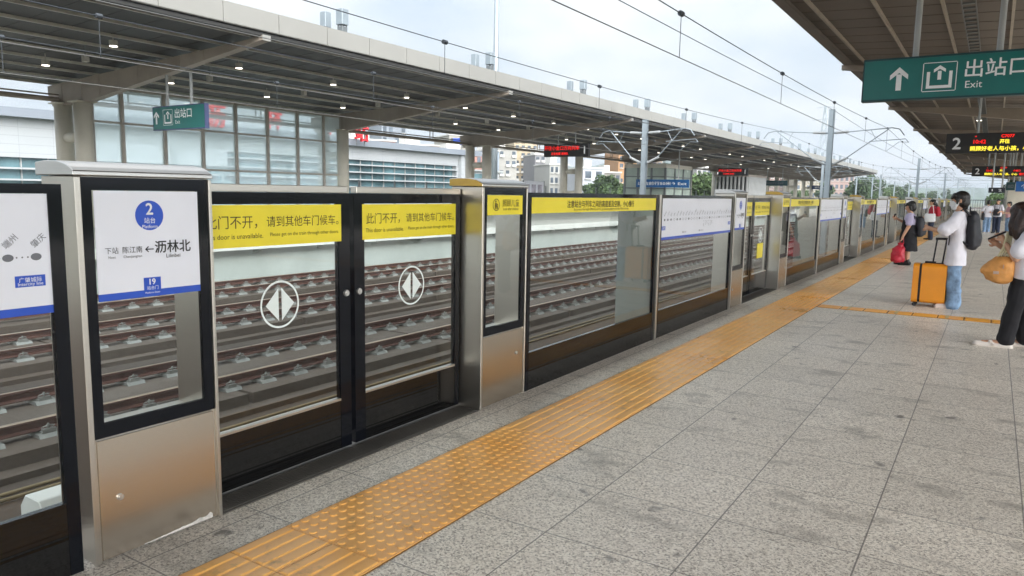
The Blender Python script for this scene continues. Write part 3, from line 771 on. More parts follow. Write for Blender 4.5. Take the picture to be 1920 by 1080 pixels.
def led(label, xc, y, zc, w, h, rows, plat, plat_side, ztop):
    t = thing('led_display', label, 'LED display', (xc, y, zc - h / 2), 'LED train displays')
    q = MB(); q.box(xc - w / 2, xc + w / 2, y - .12, y + .12, zc - h / 2, zc + h / 2); q.build('housing', LEDB, t, bevel=.01)
    for p in (-.7, .7): q = MB(); q.tube([(xc + p, y, zc + h / 2 + .002), (xc + p, y, ztop)], .04, 10); q.build('hanger_pole', INSUL, t)
    q = MB(); write(q, plat, (xc + plat_side * (w / 2 - .33), y - .124, zc), XX, ZZ, h=h * .56, bold=.012); q.build('platform_number', INKW, t)
    for nm, m, items in rows:
        for s, a, b, hh in items: q = MB(); write(q, s, (xc + a, y - .124, zc + b), XX, ZZ, h=hh, bold=.006); q.build(nm, m, t)
    return t
for i, y in enumerate((31.5, 61.5)):
    xc = (-.0, .14)[i]
    rows = [('red_text', LEDR, [('C7077', .2, .235, .10), ('→', -.75, .235, .05), ('10:42', -.62, .05, .13), ('小金口', .95, .05, .13), ('慢行', 1.25, -.19, .15)]),
            ('yellow_text', LEDY, [('开往', .12, .05, .14), ('照顾好老人与小孩，小心', .05, -.19, .165)])]
    led(['black LED board with number 2 and red and yellow text, nearest under the brown canopy', 'farther small LED board with number 2 under the brown canopy, below the nearer board'][i], xc, y, 3.57, 3.3, .70, rows, '2', -1, 6.1)
    q = 0
for i, (xc, y, zc) in enumerate(((-26.1, 47.4, 4.63), (-27.4, 92.4, 4.55))):
    rows = [('red_text', LEDR, [('开往小金口方向列车', -.35, .16, .30), ('正在检票 请排队', -.5, -.24, .18)])]
    led(['black LED board with red rows and white 1 under the opposite canopy, nearer one', 'small distant red LED board with white 1 above the grey fluted enclosure'][i], xc, y, zc, 3.65, .92, rows, '1', 1, 5.9)
def plain_sign(label, xc, y, zc, w, h, m, txt, tm, ztop, wtxt=.8):
    t = hang('hanging_sign', label, 'sign', xc, y, zc, w, h, .15, m, m, (-w * .3, w * .3), ztop)
    q = MB(); write(q, txt, (xc, y - .082, zc), XX, ZZ, w=w * wtxt, h=h * .42, bold=.006); q.build('lettering', tm, t); return t
plain_sign('blue hanging sign with white writing and an up arrow on the opposite platform', -28.3, 71.5, 2.72, 5.6, .78, mat('blue_hanging_sign', '17568E', .4), '出站前行50米↑ Exit', INKW, 6.0, .92)
plain_sign('dark green hanging sign right of the distant red LED board', -29.5, 122, 3.75, 3.9, .80, DKTEAL, '出站口 Exit', INKG, 6.0, .7)
plain_sign('dark blue hanging sign near the far end of the opposite canopy', -30.5, 166, 3.7, 4.0, .80, mat('navy_sign', '223458', .4), '站台 Platform', INKW, 6.0, .7)
plain_sign('small dark hanging sign above the far group of passengers', .06, 61.0, 2.27, .95, .34, mat('dark_sign', '20242C', .4), '1  2', INKW, 6.0, .6)
plain_sign('dark green sign panel at the right edge under the far canopy', .85, 63, 2.58, .52, .55, DKTEAL, '出口', INKG, 6.0, .6)
plain_sign('blue sign panel with white up arrow at the far right edge', 1.62, 63.5, 2.58, .9, .7, mat('blue_arrow_sign', '1D60A8', .4), '↑', INKW, 6.0, .3)

# ------------------------------------------------------------------ overhead line
def mast_at(x, y, ztop, label, arms, group='overhead line masts'):
    t = thing('catenary_mast', label, 'catenary mast', (x, y, -1.6), group)
    q = MB(); w, d, ft = .135, .135, .02       # H section
    q.box(x - w, x + w, y - d, y - d + ft, -1.6, ztop); q.box(x - w, x + w, y + d - ft, y + d, -1.6, ztop); q.box(x - .01, x + .01, y - d + ft, y + d - ft, -1.6, ztop)
    q.box(x - w - .01, x + w + .01, y - d - .01, y + d + .01, ztop, ztop + .03)
    q.box(x - .3, x + .3, y - .3, y + .3, -1.62, -1.58)
    q.build('post', GALV, t)
    for xt in arms:
        s = 1 if xt > x else -1; L = abs(xt - x); zt, zb = 5.02, 3.35
        a = MB(); X = lambda f: x + s * (.16 + f)
        a.tube([(X(.55), y, zt + .02), (X(L + .1), y, 5.20), (X(L + .45), y, 5.12), (X(L + .68), y, 4.80)], .026, 8)
        a.tube([(X(.55), y, zb + .22), (X(L - .05), y, 5.15)], .026, 8)
        a.tube([(X(L - .95), y, 4.52), (X(L + .75), y, 4.62), (X(L + .9), y, 4.44)], .018, 8)
        a.tube([(X(L + .88), y, 4.45), (X(L + .45), y, 4.47), (X(L - .1), y, 4.02)], .013, 6)
        a.tube([(X(L - .9), y, 5.14), (X(L - .6), y, 4.55)], .012, 5)
        a.tube([(X(0), y, zt), (X(.12), y, zt)], .05, 8); a.tube([(X(0), y, zb), (X(.12), y, zb + .05)], .05, 8)
        a.build('cantilever_arm', GALV, t, smooth=False)
        for p0, p1 in (((X(.10), y, zt), (X(.75), y, zt + .04)), ((X(.08), y, zb + .02), (X(.72), y, zb + .32))):
            b = MB(); p0, p1 = Vector(p0), Vector(p1); n = 9
            for i in range(n):
                c0 = p0.lerp(p1, i / n); c1 = p0.lerp(p1, (i + .55) / n); b.tube([c0, c1], .075, 10); b.tube([c1, p0.lerp(p1, (i + 1) / n)], .045, 8)
            b.build('insulator', INSUL, t)
    return t
mast_at(-7.7, 43.3, 6.22, 'tall grey H-section mast with two cantilever arms, largest in the middle distance', (-5.0, -10.37))
mast_at(-16.9, 39.8, 5.72, 'grey mast with cantilever arms in front of the opposite canopy, left of the largest mast', (-14.85, -18.9))
far_m = ['next mast beyond the largest one, standing clear against the sky', 'third mast of the near row, thin above the passenger with the suitcase']
for i in range(1, 7):
    mast_at(-7.7, 43.3 + 55 * i, 6.22, far_m[i - 1] if i < 3 else f'thin distant mast, {ORD[i]} of the row beside the near tracks', (-5.0, -10.37))
for i in range(1, 7):
    mast_at(-16.9, 39.8 + 52 * i, 5.72, f'thin mast in the far row of masts by the opposite canopy, {ORD[i]} from the left', (-14.85, -18.9))
for i, (x, y) in enumerate(((-24, 190), (-24, 235), (-30, 260), (-2, 250), (-3, 310), (-26, 300), (4, 280))):
    mast_at(x, y, 6.4, ['distant mast just past the end of the opposite canopy', 'second distant mast past the opposite canopy end', 'distant mast farthest left past the canopy end', 'distant mast above the red-shirted passenger', 'far thin mast near the vanishing point of the tracks', 'far mast left of the track vanishing point', 'distant mast right of the track vanishing point'][i], (x + 2.6,))
def gantry(y, x0, x1, z, label):
    t = thing('line_gantry', label, 'gantry', (x0, y, -1.6), 'distant line gantries'); q = MB()
    for x in (x0, x1): q = MB(); q.box(x - .16, x + .16, y - .16, y + .16, -1.6, z); q.build('leg', GALV, t)
    q = MB()
    for zz in (z - .1, z - .7): q.tube([(x0, y, zz), (x1, y, zz)], .05, 6)
    n = 18
    for i in range(n): a = x0 + (x1 - x0) * i / n; b = x0 + (x1 - x0) * (i + 1) / n; q.tube([(a, y, z - .1 - .6 * (i % 2)), (b, y, z - .7 + .6 * (i % 2))], .03, 5)
    q.build('truss', GALV, t)
gantry(215, -31, 3, 7.2, 'nearest steel truss gantry spanning the tracks far away')
gantry(285, -34, 5, 7.2, 'second steel truss gantry spanning the tracks, farther off')
gantry(360, -36, 7, 7.2, 'farthest steel truss gantry near the vanishing point')
def catenary(x, label, ysup, step):
    t = thing('overhead_wire', label, 'overhead wire', (x, 0, 4), 'overhead contact lines')
    m = MB(); c = MB(); d = MB(); k = MB(); n0 = ysup - step * 2
    zc = lambda y: 4.03
    def zm(y): f = ((y - ysup) / step) % 1.0; return 5.22 - 1.75 * f * (1 - f)
    ys = [n0 + step * 9 * i / 200 for i in range(201)]
    m.tube([(x, y, zm(y)) for y in ys], .010, 5); m.build('messenger_wire', WIRE, t)
    c.tube([(x, y, 4.02) for y in (n0, n0 + 100, n0 + 9 * step)],   .009, 5); c.build('contact_wire', COPPER, t)
    y = n0 + 3.9
    while y < n0 + step * 5:
        d = MB(); d.tube([(x, y, 4.03), (x, y, zm(y))], .007, 5); d.build('dropper_wire', WIRE, t)
        k = MB(); k.tube([(x, y - .06, zm(y)), (x, y + .06, zm(y))], .05, 8); k.build('clamp', WIRE, t); y += 7.6
catenary(-5.0, 'overhead wire with droppers crossing the sky at upper right, above the nearest track', 43.3, 55)
catenary(-10.37, 'overhead wire with droppers running in front of the opposite canopy fascia', 43.3, 55)
catenary(-14.85, 'overhead wire above the third track, low against the opposite canopy', 39.8, 52)
catenary(-18.9, 'overhead wire above the track by the opposite platform wall', 39.8, 52)
q = MB(); q.tube([(-7.7, y, 6.27 - 1.0 * (lambda f: f * (1 - f))(((y - 43.3) / 55) % 1)) for y in range(-60, 380, 2)], .012, 5)
tag(q.build('feeder_wire', WIRE), 'single bare wire running over the tops of the row of near masts', 'wire')
for i, z in enumerate((9.0, 9.8)):
    q = MB(); q.tube([(-90 + 2 * a, 330 + .02 * (a - 40) ** 2 * .2, z + .002 * (a - 45) ** 2) for a in range(0, 90, 3)], .03, 5)
    tag(q.build('cross_wire', WIRE), ['lower', 'upper'][i] + ' of two thin wires strung across the tracks far away', 'wire')
# lattice pylon far behind the largest mast
def pylon(px, y):
    p = ray(px, 300); X0_ = p.x / p.y * y
    t = thing('power_pylon', 'pale lattice power pylon far behind the largest mast', 'pylon', (X0_, y, -2.2)); q = MB()
    H = EYE + y * .118; w = lambda z: 6.5 * (1 - z / H) + .9
    lev = [H * i / 9 for i in range(10)]
    for sx_ in (-1, 1):
        for sy_ in (-1, 1): q.tube([(X0_ + sx_ * w(z) / 2, y + sy_ * w(z) / 2, z - 2.2) for z in lev], .17, 4)
    for i in range(9):
        for sy_ in (-1, 1):
            a, b = lev[i], lev[i + 1]
            q.tube([(X0_ - w(a) / 2, y + sy_ * w(a) / 2, a - 2.2), (X0_ + w(b) / 2, y + sy_ * w(b) / 2, b - 2.2)], .1, 4); q.tube([(X0_ + w(a) / 2, y + sy_ * w(a) / 2, a - 2.2), (X0_ - w(b) / 2, y + sy_ * w(b) / 2, b - 2.2)], .1, 4)
    q.build('lattice', GALV, t); q = MB()
    for z, L in ((H - 1, 5), (H * .86, 7), (H * .74, 6)): q.tube([(X0_ - L, y, z - 2.2), (X0_, y, z - 1.6), (X0_ + L, y, z - 2.2)], .13, 4)
    q.build('cross_arms', GALV, t)
pylon(1541, 480)
# tall pole behind the opposite canopy
q = thing('lighting_mast', 'tall grey pole rising behind the opposite canopy into the sky', 'pole', (-40, 58.6, -2.2))
a = MB(); a.tube([(-40, 58.6, -2.2), (-40, 58.6, 12), (-40, 58.6, 24)], .30, 14, .2); a.build('shaft', GALV, q, smooth=True)
a = MB()
for i in range(8): a.tube([(-40, 58.6, 24), (-40 + 1.2 * math.cos(i * .785), 58.6 + 1.2 * math.sin(i * .785), 24)], .05, 6); a.box(-40.2 + 1.2 * math.cos(i * .785), -39.8 + 1.2 * math.cos(i * .785), 58.4 + 1.2 * math.sin(i * .785), 58.8 + 1.2 * math.sin(i * .785), 23.7, 24)
a.build('lamp_crown', GALV, q)
# ------------------------------------------------------------------ opposite platform fittings
SPOST = mat('screen_post', 'A79F95', .5, var=.1)
t = thing('glass_screen', 'tall pale green glazed windbreak wall behind the opposite columns at left', 'glass wall', (-33, 24.7, -.26))
PY = [17.45, 18.78, 20.8, 22.8, 24.72, 26.7, 28.74, 30.66, 32.0]
for y in PY:
    q = MB(); q.box(-33.10, -32.90, y - .075, y + .075, -.25, 5.86); q.build('post', SPOST, t)
TZ = [.62, 2.42, 4.32, 5.80]
for z in TZ:
    q = MB()
    for a, b in zip(PY, PY[1:]): q.box(-33.06, -32.94, a + .076, b - .076, z - .045, z + .045)
    q.build('transom', SPOST, t)
for a, b in zip(PY, PY[1:]):
    for z0, z1 in zip([-.2] + TZ, TZ):
        q = MB(); q.box(-33.006, -32.994, a + .076, b - .076, z0 + .046, z1 - .046); q.build('pane', GLASSG, t)
t = thing('platform_fence', 'low grey post and rail fence along the back of the opposite platform', 'fence', (-36.5, 60, -.26))
for i in range(38):
    q = MB(); y = 33.5 + 3.6 * i; q.box(-36.54, -36.46, y - .05, y + .05, -.25, 2.25); q.build('post', GALVD, t)
for z in (.2, 1.5):
    q = MB(); q.box(-36.52, -36.48, 33.2, 168, z, z + .06); q.build('rail', GALVD, t)
# lift enclosure and fluted enclosure on the opposite platform
t = thing('lift_enclosure', 'pale green glazed lift enclosure behind the blue hanging sign', 'lift enclosure', (-31, 77, -.26))
q = MB(); q.box(-33.3, -28.6, 73.2, 81, 4.35, 4.75); q.build('roof', PAINTL, t)
for i, (x, y) in enumerate(((-33.2, 73.3), (-31.7, 73.3), (-30.2, 73.3), (-28.7, 73.3), (-28.7, 75.9), (-28.7, 78.4), (-28.7, 80.9))):
    q = MB(); q.box(x - .1, x + .1, y - .1, y + .1, -.25, 4.348); q.build('post', GALVD, t)
gm = mat('green_film_glass', 'AAB8AC', .25, var=.12, vscale=.8)
for i in range(3):
    q = MB(); q.box(-33.098 + 1.5 * i, -31.802 + 1.5 * i, 73.28, 73.32, -.25, 4.34); q.build('pane', gm, t)
    q = MB(); q.box(-28.72, -28.68, 73.402 + 2.5 * i, 75.798 + 2.5 * i, -.25, 4.34); q.build('pane', gm, t)
for z in (1.2, 2.2, 3.4):
    q = MB(); q.box(-33.3, -28.62, 73.15, 73.25, z, z + .1); q.box(-28.66, -28.58, 73.251, 81, z, z + .1); q.build('transom', GALVD, t)
t = thing('fluted_enclosure', 'grey enclosure of vertical metal tubes under the small red LED board', 'enclosure', (-28.3, 99, -.26))
q = MB(); q.box(-30.6, -26.2, 95, 104, 4.05, 4.3); q.build('roof', PAINT, t); q = MB(); q.box(-30.3, -26.5, 95.5, 103.6, -.25, 4.045); q.build('core', mat('enclosure_dark', '4A4C4A', .7), t)
q = MB()
for i in range(9): x = -30.4 + .5 * i; q.tube([(x, 95.2, -.25), (x, 95.2, 4.04)], .15, 8)
for i in range(14): y = 95.7 + .6 * i; q.tube([(-26.3, y, -.25), (-26.3, y, 4.04)], .15, 8)
q.build('tube_cladding', INSUL, t)
for i, (y, w) in enumerate(((57, 3.4), (112, 4.0), (140, 4.0))):
    t = thing('notice_board', ['white notice board by the cream columns on the opposite platform', 'pale poster board under the dark green sign, nearer one', 'pale poster board under the far end of the opposite canopy'][i], 'notice board', (-34.6, y, -.26))
    q = MB(); q.box(-34.68, -34.6, y - w / 2, y + w / 2, .4, 2.6); q.build('board', WHITE, t); q = MB()
    for s in (-1, 1): q = MB(); q.box(-34.7, -34.58, y + s * w / 2 - .04 + .05 * s, y + s * w / 2 + .04 + .05 * s, -.25, 2.65); q.build('leg', GALVD, t)
    q = MB()
    for j in range(3): q.box(-34.598, -34.592, y - w / 2 + .2 + j * w / 3.2, y - w / 2 + w / 3.6 + j * w / 3.2, .7, 2.3)
    q.build('poster', mat('poster_tint', 'B9B4C0', .5, var=.3, vscale=2.5), t)

# ------------------------------------------------------------------ station building with roof letters
CLAD = mat('cladding_white', 'A9ACAE', .45, var=.05, vscale=.15)
def clad_lines():
    t = NT(CLAD); p = t.n['Principled BSDF']; sp = t.new('ShaderNodeSeparateXYZ'); t.l.new(t.wpos(), sp.inputs[0])
    f = lambda o, per, w: t.math('LESS_THAN', t.math('FRACT', t.math('DIVIDE', t.math('ADD', o, 300.0), per)), w)
    j = t.math('MAXIMUM', f(sp.outputs['Z'], .62, .05), f(sp.outputs['Y'], 2.4, .012))
    src = p.inputs['Base Color'].links[0].from_socket
    t.l.new(t.mix(j, src, (.30, .31, .33, 1)), p.inputs['Base Color'])
clad_lines()
BX = -60
t = thing('station_building', 'long white clad station building with louvred glass bands behind the opposite platform', 'station building', (BX, 48, -2.2))
q = MB(); q.box(BX - 26, BX, -10, 82.5, 4.9, 6.35); q.box(BX - 26, BX, -10, 44, 3.5, 4.899); q.box(BX - 26, BX, -10, 82.5, -2.2, .3)
q.box(BX - 26, BX, 79, 82.5, .301, 4.899); q.build('wall', CLAD, t)
q = MB(); n = 24
q.prism([(-12, 6.35)] + [(-12 + 95.5 * i / n, 6.36 + .75 * math.sin(min(1, i / (n * .62)) * math.pi / 2) - .25 * max(0, i / n - .62)) for i in range(n + 1)] + [(83.5, 6.35)], 'x', BX - 26.5, BX + .9)
q.build('roof', mat('station_roof', '80868E', .4, var=.05, vscale=.2), t)
gl = mat('curtain_glass', '5E7C82', .12, var=.35, vscale=.35, spec=.8)
for nm, y0, y1, z1 in (('window_band', -10, 44, 3.5), ('window_band', 44.02, 78.98, 4.9)):
    q = MB(); q.box(BX - 25, BX - .5, y0, y1, .3, z1); w = q.build(nm, gl, t)
    q = MB(); y = y0 + .5
    while y < y1 - .2: q.box(BX - .5, BX - .38, y, y + .09, .31, z1 - .01); y += 1.9
    q.build('mullion', INSUL, w)
    q = MB(); z = 1.0
    while z < z1 - .2: q.box(BX - .38, BX + .25, y0 + .05, y1 + (.9 if y1 > 50 else 0) - .95, z, z + .13); z += .82
    q.build('louvre_fin', CLAD, w)
q = MB(); q.box(BX + .0, BX + .5, 79.4, 80.1, .3, 6.3); q.box(BX, BX + .5, 81.4, 82.1, .3, 6.3); q.build('end_frame', CLAD, t)
t = thing('station_wing', 'lower white banded wing at the right end of the station building', 'building', (BX - 6, 92, -2.2))
q = MB(); q.box(BX - 26, BX - 4, 82.6, 95, -2.2, 4.55); q.build('wall', CLAD, t)
q = MB(); q.box(BX - 4, BX - 3.9, 84, 94, 3.4, 4.2); q.build('window_band', gl, t)
q = MB(); q.box(BX - 26.5, BX - 3.5, 82.62, 95.5, 4.55, 4.8); q.build('roof', INSUL, t)
for ch, yc, zc, s in (('沥', 41.4, 7.75, 2.0), ('林', 47.7, 8.15, 2.0), ('北', 53.9, 8.0, 2.0), ('站', 59.4, 7.75, 2.0)):
    c = bpy.data.curves.new('g', 'FONT'); c.body = ch; c.extrude = .06; c.resolution_u = 2; c.offset = .012
    o = bpy.data.objects.new('g', c); COL.objects.link(o)
    me = bpy.data.meshes.new_from_object(o.evaluated_get(bpy.context.evaluated_depsgraph_get())); bpy.data.objects.remove(o)
    xs = [v.co.x for v in me.vertices]; ys = [v.co.y for v in me.vertices]; mx, my = (min(xs) + max(xs)) / 2, (min(ys) + max(ys)) / 2; k = s / (max(ys) - min(ys))
    t = thing('roof_letter', f'big red roof letter {ch} of the station name standing on the station building', 'roof letter', (-58, yc, 6.4), 'red roof letters of the station name')
    for v in me.vertices: v.co = Vector((v.co.z * k, (v.co.x - mx) * k, (v.co.y - my) * k + zc - 6.4))
    me.materials.clear(); me.materials.append(RED); o = bpy.data.objects.new('letter', me); COL.objects.link(o); o.parent = t
    q = MB()
    for dy in (-.6, .6): q.box(-58.2, -58.1, yc + dy - .05, yc + dy + .05, 6.3, zc + .6)
    q.build('support_frame', GALVD, t)

# ------------------------------------------------------------------ town behind
random.seed(11)
WIN = mat('window_dark', '4C555E', .2, var=.4, vscale=.6); SILLM = mat('balcony_white', 'C6C4BE', .6, var=.1)
winme = {}
def bldg(label, p0, p1, ytop, D, col, rows, cols, base=-2.2, balc=False, extra=None):
    a = ray(p0, 355); b = ray(p1, 355); a = Vector((a.x, a.y, 0)) * (D / math.hypot(a.x, a.y)); b = Vector((b.x, b.y, 0)) * ((D + .35 * (p1 - p0) / FPX * D) / math.hypot(b.x, b.y))
    tp = ray((p0 + p1) / 2, ytop); H = EYE + tp.z / math.hypot(tp.x, tp.y) * D - base
    W = (b - a).length; ang = math.atan2(b.y - a.y, b.x - a.x)
    t = thing('apartment_building', label, 'building', (a.x, a.y, base)); t.rotation_euler = (0, 0, ang)
    m = mat('render_' + col, tuple(.62 * v for v in lin(col)[:3]), .75, var=.12, vscale=.08)
    q = MB(); q.box(0, W, 0, 14, 0, H); q.build('wall', m, t, local=True)
    q = MB(); q.box(-.25, W + .25, -.25, 14.2, H, H + .35); q.box(W * .3, W * .62, 4, 9, H + .35, H + 2.3); q.build('roof', SILLM, t, local=True)
    dx, dz_ = W / cols, H / rows; ww, wh = dx * .55, dz_ * .5
    q = MB(); q.box(-ww / 2, ww / 2, -.08, .3, -wh / 2, wh / 2); w0 = q.build('window', WIN, t, local=True)
    q = MB(); q.box(-ww * .6, ww * .6, -.55, -.02, -wh / 2 - .35, -wh / 2 + (.35 if balc else -.2)); s0 = q.build('sill', SILLM, w0, local=True)
    first = True
    for r in range(rows):
        for c in range(cols):
            if random.random() < .1: continue
            loc = (dx * (c + .5), 0, dz_ * (r + .55))
            if first: w0.location = loc; first = False; continue
            w = w0.copy(); COL.objects.link(w); w.parent = t; w.location = loc
            s = s0.copy(); COL.objects.link(s); s.parent = w
    return t
bldg('grey tower right of the last red roof letter, under the opposite canopy', 716, 762, 232, 250, '9AA1AA', 7, 4)
bldg('pale building with blue rooftop billboard between the first canopy columns', 842, 885, 254, 210, 'C2BDB2', 5, 4)
bldg('pink brick apartment block right of the station building', 822, 903, 287, 165, 'B98A7C', 4, 7)
bldg('low pink roofed building showing above the left part of the station roof', 640, 742, 262, 175, 'B58A80', 4, 6)
bldg('low brown building showing above the station roof right of the red letter', 744, 828, 272, 185, 'A98F80', 4, 6)
bldg('narrow blue grey block left of the white apartments', 905, 935, 283, 190, 'A3B0BE', 6, 3)
bldg('white apartment block with dark windows below the second canopy beam', 934, 968, 280, 205, 'C4C0B8', 6, 3, balc=True)
bldg('tall cream apartment tower left of the red LED board', 963, 1007, 255, 235, 'CDBB9C', 9, 4, balc=True)
bldg('grey apartment block just right of the tall cream tower', 1002, 1031, 291, 225, 'A3A2A4', 6, 3, balc=True)
bldg('low white block left of the pair of cream columns below the LED board', 1030, 1064, 309, 205, 'C8C6C0', 4, 4)
bldg('plain white block right of the pair of cream columns, under the blue hill', 1092, 1132, 316, 190, 'D0D2D8', 3, 2)
bldg('small grey block in front of the hill, beside the plain white one', 1130, 1163, 324, 215, 'A59E96', 3, 3)
bldg('orange tan tower left of the grey mast', 1158, 1192, 276, 235, 'CB9A6A', 8, 3)
bldg('beige block behind the grey mast', 1190, 1240, 300, 245, 'BFAF9E', 5, 5)
bldg('white block seen between the lift enclosure and the cream columns', 1305, 1362, 316, 260, 'C9C6C4', 4, 6)
bldg('pale pink block behind the dark green sign', 1424, 1496, 322, 330, 'C8AFA6', 4, 8)
bldg('cream block right of the dark green sign', 1492, 1548, 330, 320, 'CFC4B0', 4, 6)
bldg('pinkish block behind the largest mast', 1546, 1600, 328, 350, 'C4A69C', 4, 6)
q = thing('billboard', 'small blue billboard on the roof of the pale building', 'billboard', (0, 0, 0)); p = ray(859, 262); p = p * (205 / math.hypot(p.x, p.y)); q.location = (p.x, p.y, EYE + p.z - 1.4)
b = MB(); b.box(-1.6, 1.6, -.1, .1, 0, 1.8); b.build('panel', BLUE, q, local=True); b = MB(); b.box(-1.2, -1.05, .1, .25, -1.5, 1.5); b.build('leg', GALVD, q, local=True); b = MB(); b.box(1.05, 1.2, .1, .25, -1.5, 1.5); b.build('leg', GALVD, q, local=True)

# hills
random.seed(2)
def hills(name, pts, D, col, depth):
    """pts: list of (px, y) skyline points"""
    mb = MB(); g = []
    for i, (px, py) in enumerate(pts):
        v = ray(px, py); h = math.hypot(v.x, v.y); d = Vector((v.x / h, v.y / h, 0)); z = EYE + v.z / h * D
        g.append([tuple(d * (D - depth)) [:2] + (-2.0,), tuple(d * (D - depth * .45))[:2] + (z * .55,), tuple(d * D)[:2] + (z,), tuple(d * (D + depth))[:2] + (-2.0,)])
    for a, b in zip(g, g[1:]):
        for i in range(3): mb.face([a[i], b[i], b[i + 1], a[i + 1]])
    return struct(mb.build(name, mat('hill_' + col, col, .95, var=.2, vscale=.012), smooth=True))
sk = []
for i in range(60):
    px = 560 + i * 24
    base = 300 + 10 * math.sin(px * .013) + 5 * math.sin(px * .041 + 1) if px < 1260 else 318 + (px - 1260) * .065 + 4 * math.sin(px * .03)
    sk.append((px, base + random.uniform(-1.5, 1.5)))
hills('hills', sk, 1700, '3F5240', 500)

# trees: trunk, limbs and a crown of leaf-sized faces
LEAF = [mat('leaf_dark', (.05, .085, .032), .8, var=.3, vscale=.4), mat('leaf_mid', (.075, .12, .040), .8, var=.3, vscale=.4), mat('leaf_yellow', (.115, .145, .035), .8, var=.25, vscale=.4)]
BARK = mat('bark', '4A3D30', .9, var=.2)
def tree_proto(seed, h, w, leaf, n=2600, shrub=False):
    rnd = random.Random(seed); t = thing('shrub' if shrub else 'tree', '', 'shrub' if shrub else 'tree'); q = MB(); th = h * (.1 if shrub else .34)
    q.tube([(0, 0, 0), (.03 * h, 0, th * .6), (.01 * h, .02 * h, th), (0, 0, h * .75)], h * .022, 8, h * .006)
    cl = []
    for i in range(13 if not shrub else 9):
        a = rnd.uniform(0, 6.283); rr = w * .5 * math.sqrt(rnd.random()) * .85; z = th + (h - th) * (.12 + .82 * rnd.random()); k = 1 - .55 * max(0, (z - h * .6) / (h * .4))
        c = Vector((rr * k * math.cos(a), rr * k * math.sin(a), z)); cl.append((c, w * rnd.uniform(.15, .26)))
        q.tube([(0, 0, min(z * .75, th + .25 * (z - th))), c * .6 + Vector((0, 0, z * .35)), c], h * .009, 5, h * .003)
    q.build('trunk', BARK, t, local=True)
    m = MB(); s = w * .055
    for i in range(n):
        c, r = cl[rnd.randrange(len(cl))]; d = Vector((rnd.gauss(0, 1), rnd.gauss(0, 1), rnd.gauss(0, .8))); d = d.normalized() * r * rnd.random() ** .45
        p = c + d; u = Vector((rnd.gauss(0, 1), rnd.gauss(0, 1), rnd.gauss(0, 1))).normalized(); v = u.cross(Vector((rnd.gauss(0, 1), rnd.gauss(0, 1), rnd.gauss(0, 1)))).normalized()
        k = s * rnd.uniform(.6, 1.3); m.face([p - u * k, p + v * k * .6, p + u * k, p - v * k * .6], 1 if rnd.random() < .3 else 0)
    m.build('crown', [leaf, LEAF[1]], t, local=True); return t
TP = [tree_proto(1, 7, 6.5, LEAF[0]), tree_proto(2, 6, 6.5, LEAF[1]), tree_proto(3, 8, 6, LEAF[0]), tree_proto(4, 3.2, 4.2, LEAF[2], 1600, True)]
TU = set()
def put(k, px, D, label, s=1.0, rz=0):
    v = ray(px, 355); h = math.hypot(v.x, v.y); loc = (v.x / h * D, v.y / h * D, -2.2)
    g = ('trees behind the opposite platform' if px < 1500 else 'trees beyond the platform ends') if k < 3 else 'shrubs beyond the platform end'
    if k not in TU: TU.add(k); o = TP[k]; o.location = loc; tag(o, label, o['category'], g)
    else: o = dup(TP[k], loc, label, g)
    o.rotation_euler = (0, 0, rz); o.scale = (s, s, s)
put(0, 1135, 150, 'dark tree below the small grey block, left of the grey mast'); put(1, 1165, 160, 'mid green tree below the orange tan tower', 1.0, 1); put(0, 1108, 170, 'dark low tree under the plain white block', .8, 2)
put(1, 1316, 140, 'green tree left of a pair, right of the lift enclosure', 1.25, 2); put(2, 1338, 150, 'darker green tree behind the cream columns, right of the lift enclosure', .95, 1); put(0, 1225, 150, 'dark tree just left of the lift enclosure', 1.1, 3)
put(1, 1500, 260, 'tree below the cream block on the far side', 1.0, 1); put(2, 1546, 260, 'dark tree at the foot of the largest mast', 1.0, 2)
for i, (k, px, D, s) in enumerate(((0, 1616, 250, 1.35), (2, 1636, 260, 1.3), (1, 1655, 270, 1.2), (0, 1676, 300, 1.15), (2, 1698, 330, 1.1), (1, 1722, 340, 1.0), (0, 1748, 380, 1.0), (1, 1600, 270, 1.2), (2, 1776, 420, 1.0), (0, 1808, 430, 1.0))):
    put(k, px, D, f'tree beyond the opposite canopy end, {ORD[i]} in the belt from left to right' if i != 7 else 'leftmost tree just beyond the tip of the opposite canopy', s, i * 1.3)
put(3, 1668, 150, 'yellow green shrub above the far screen panels', 1.15, 1); put(3, 1640, 170, 'yellow green shrub left of the brightest one', 1.05, 2); put(3, 1702, 200, 'yellow green shrub right of the brightest one', 1.0, 3); put(3, 1612, 190, 'yellow green shrub farthest left beyond the canopy', 1.0, 4)
put(1, 1882, 190, 'light green tree at the far right behind the passengers', .9, 1); put(3, 1872, 120, 'shrub at the right behind the pair in white tops', .95, 2); put(2, 1905, 170, 'dark tree at the right edge behind the beige pillar', 1.0, 3)

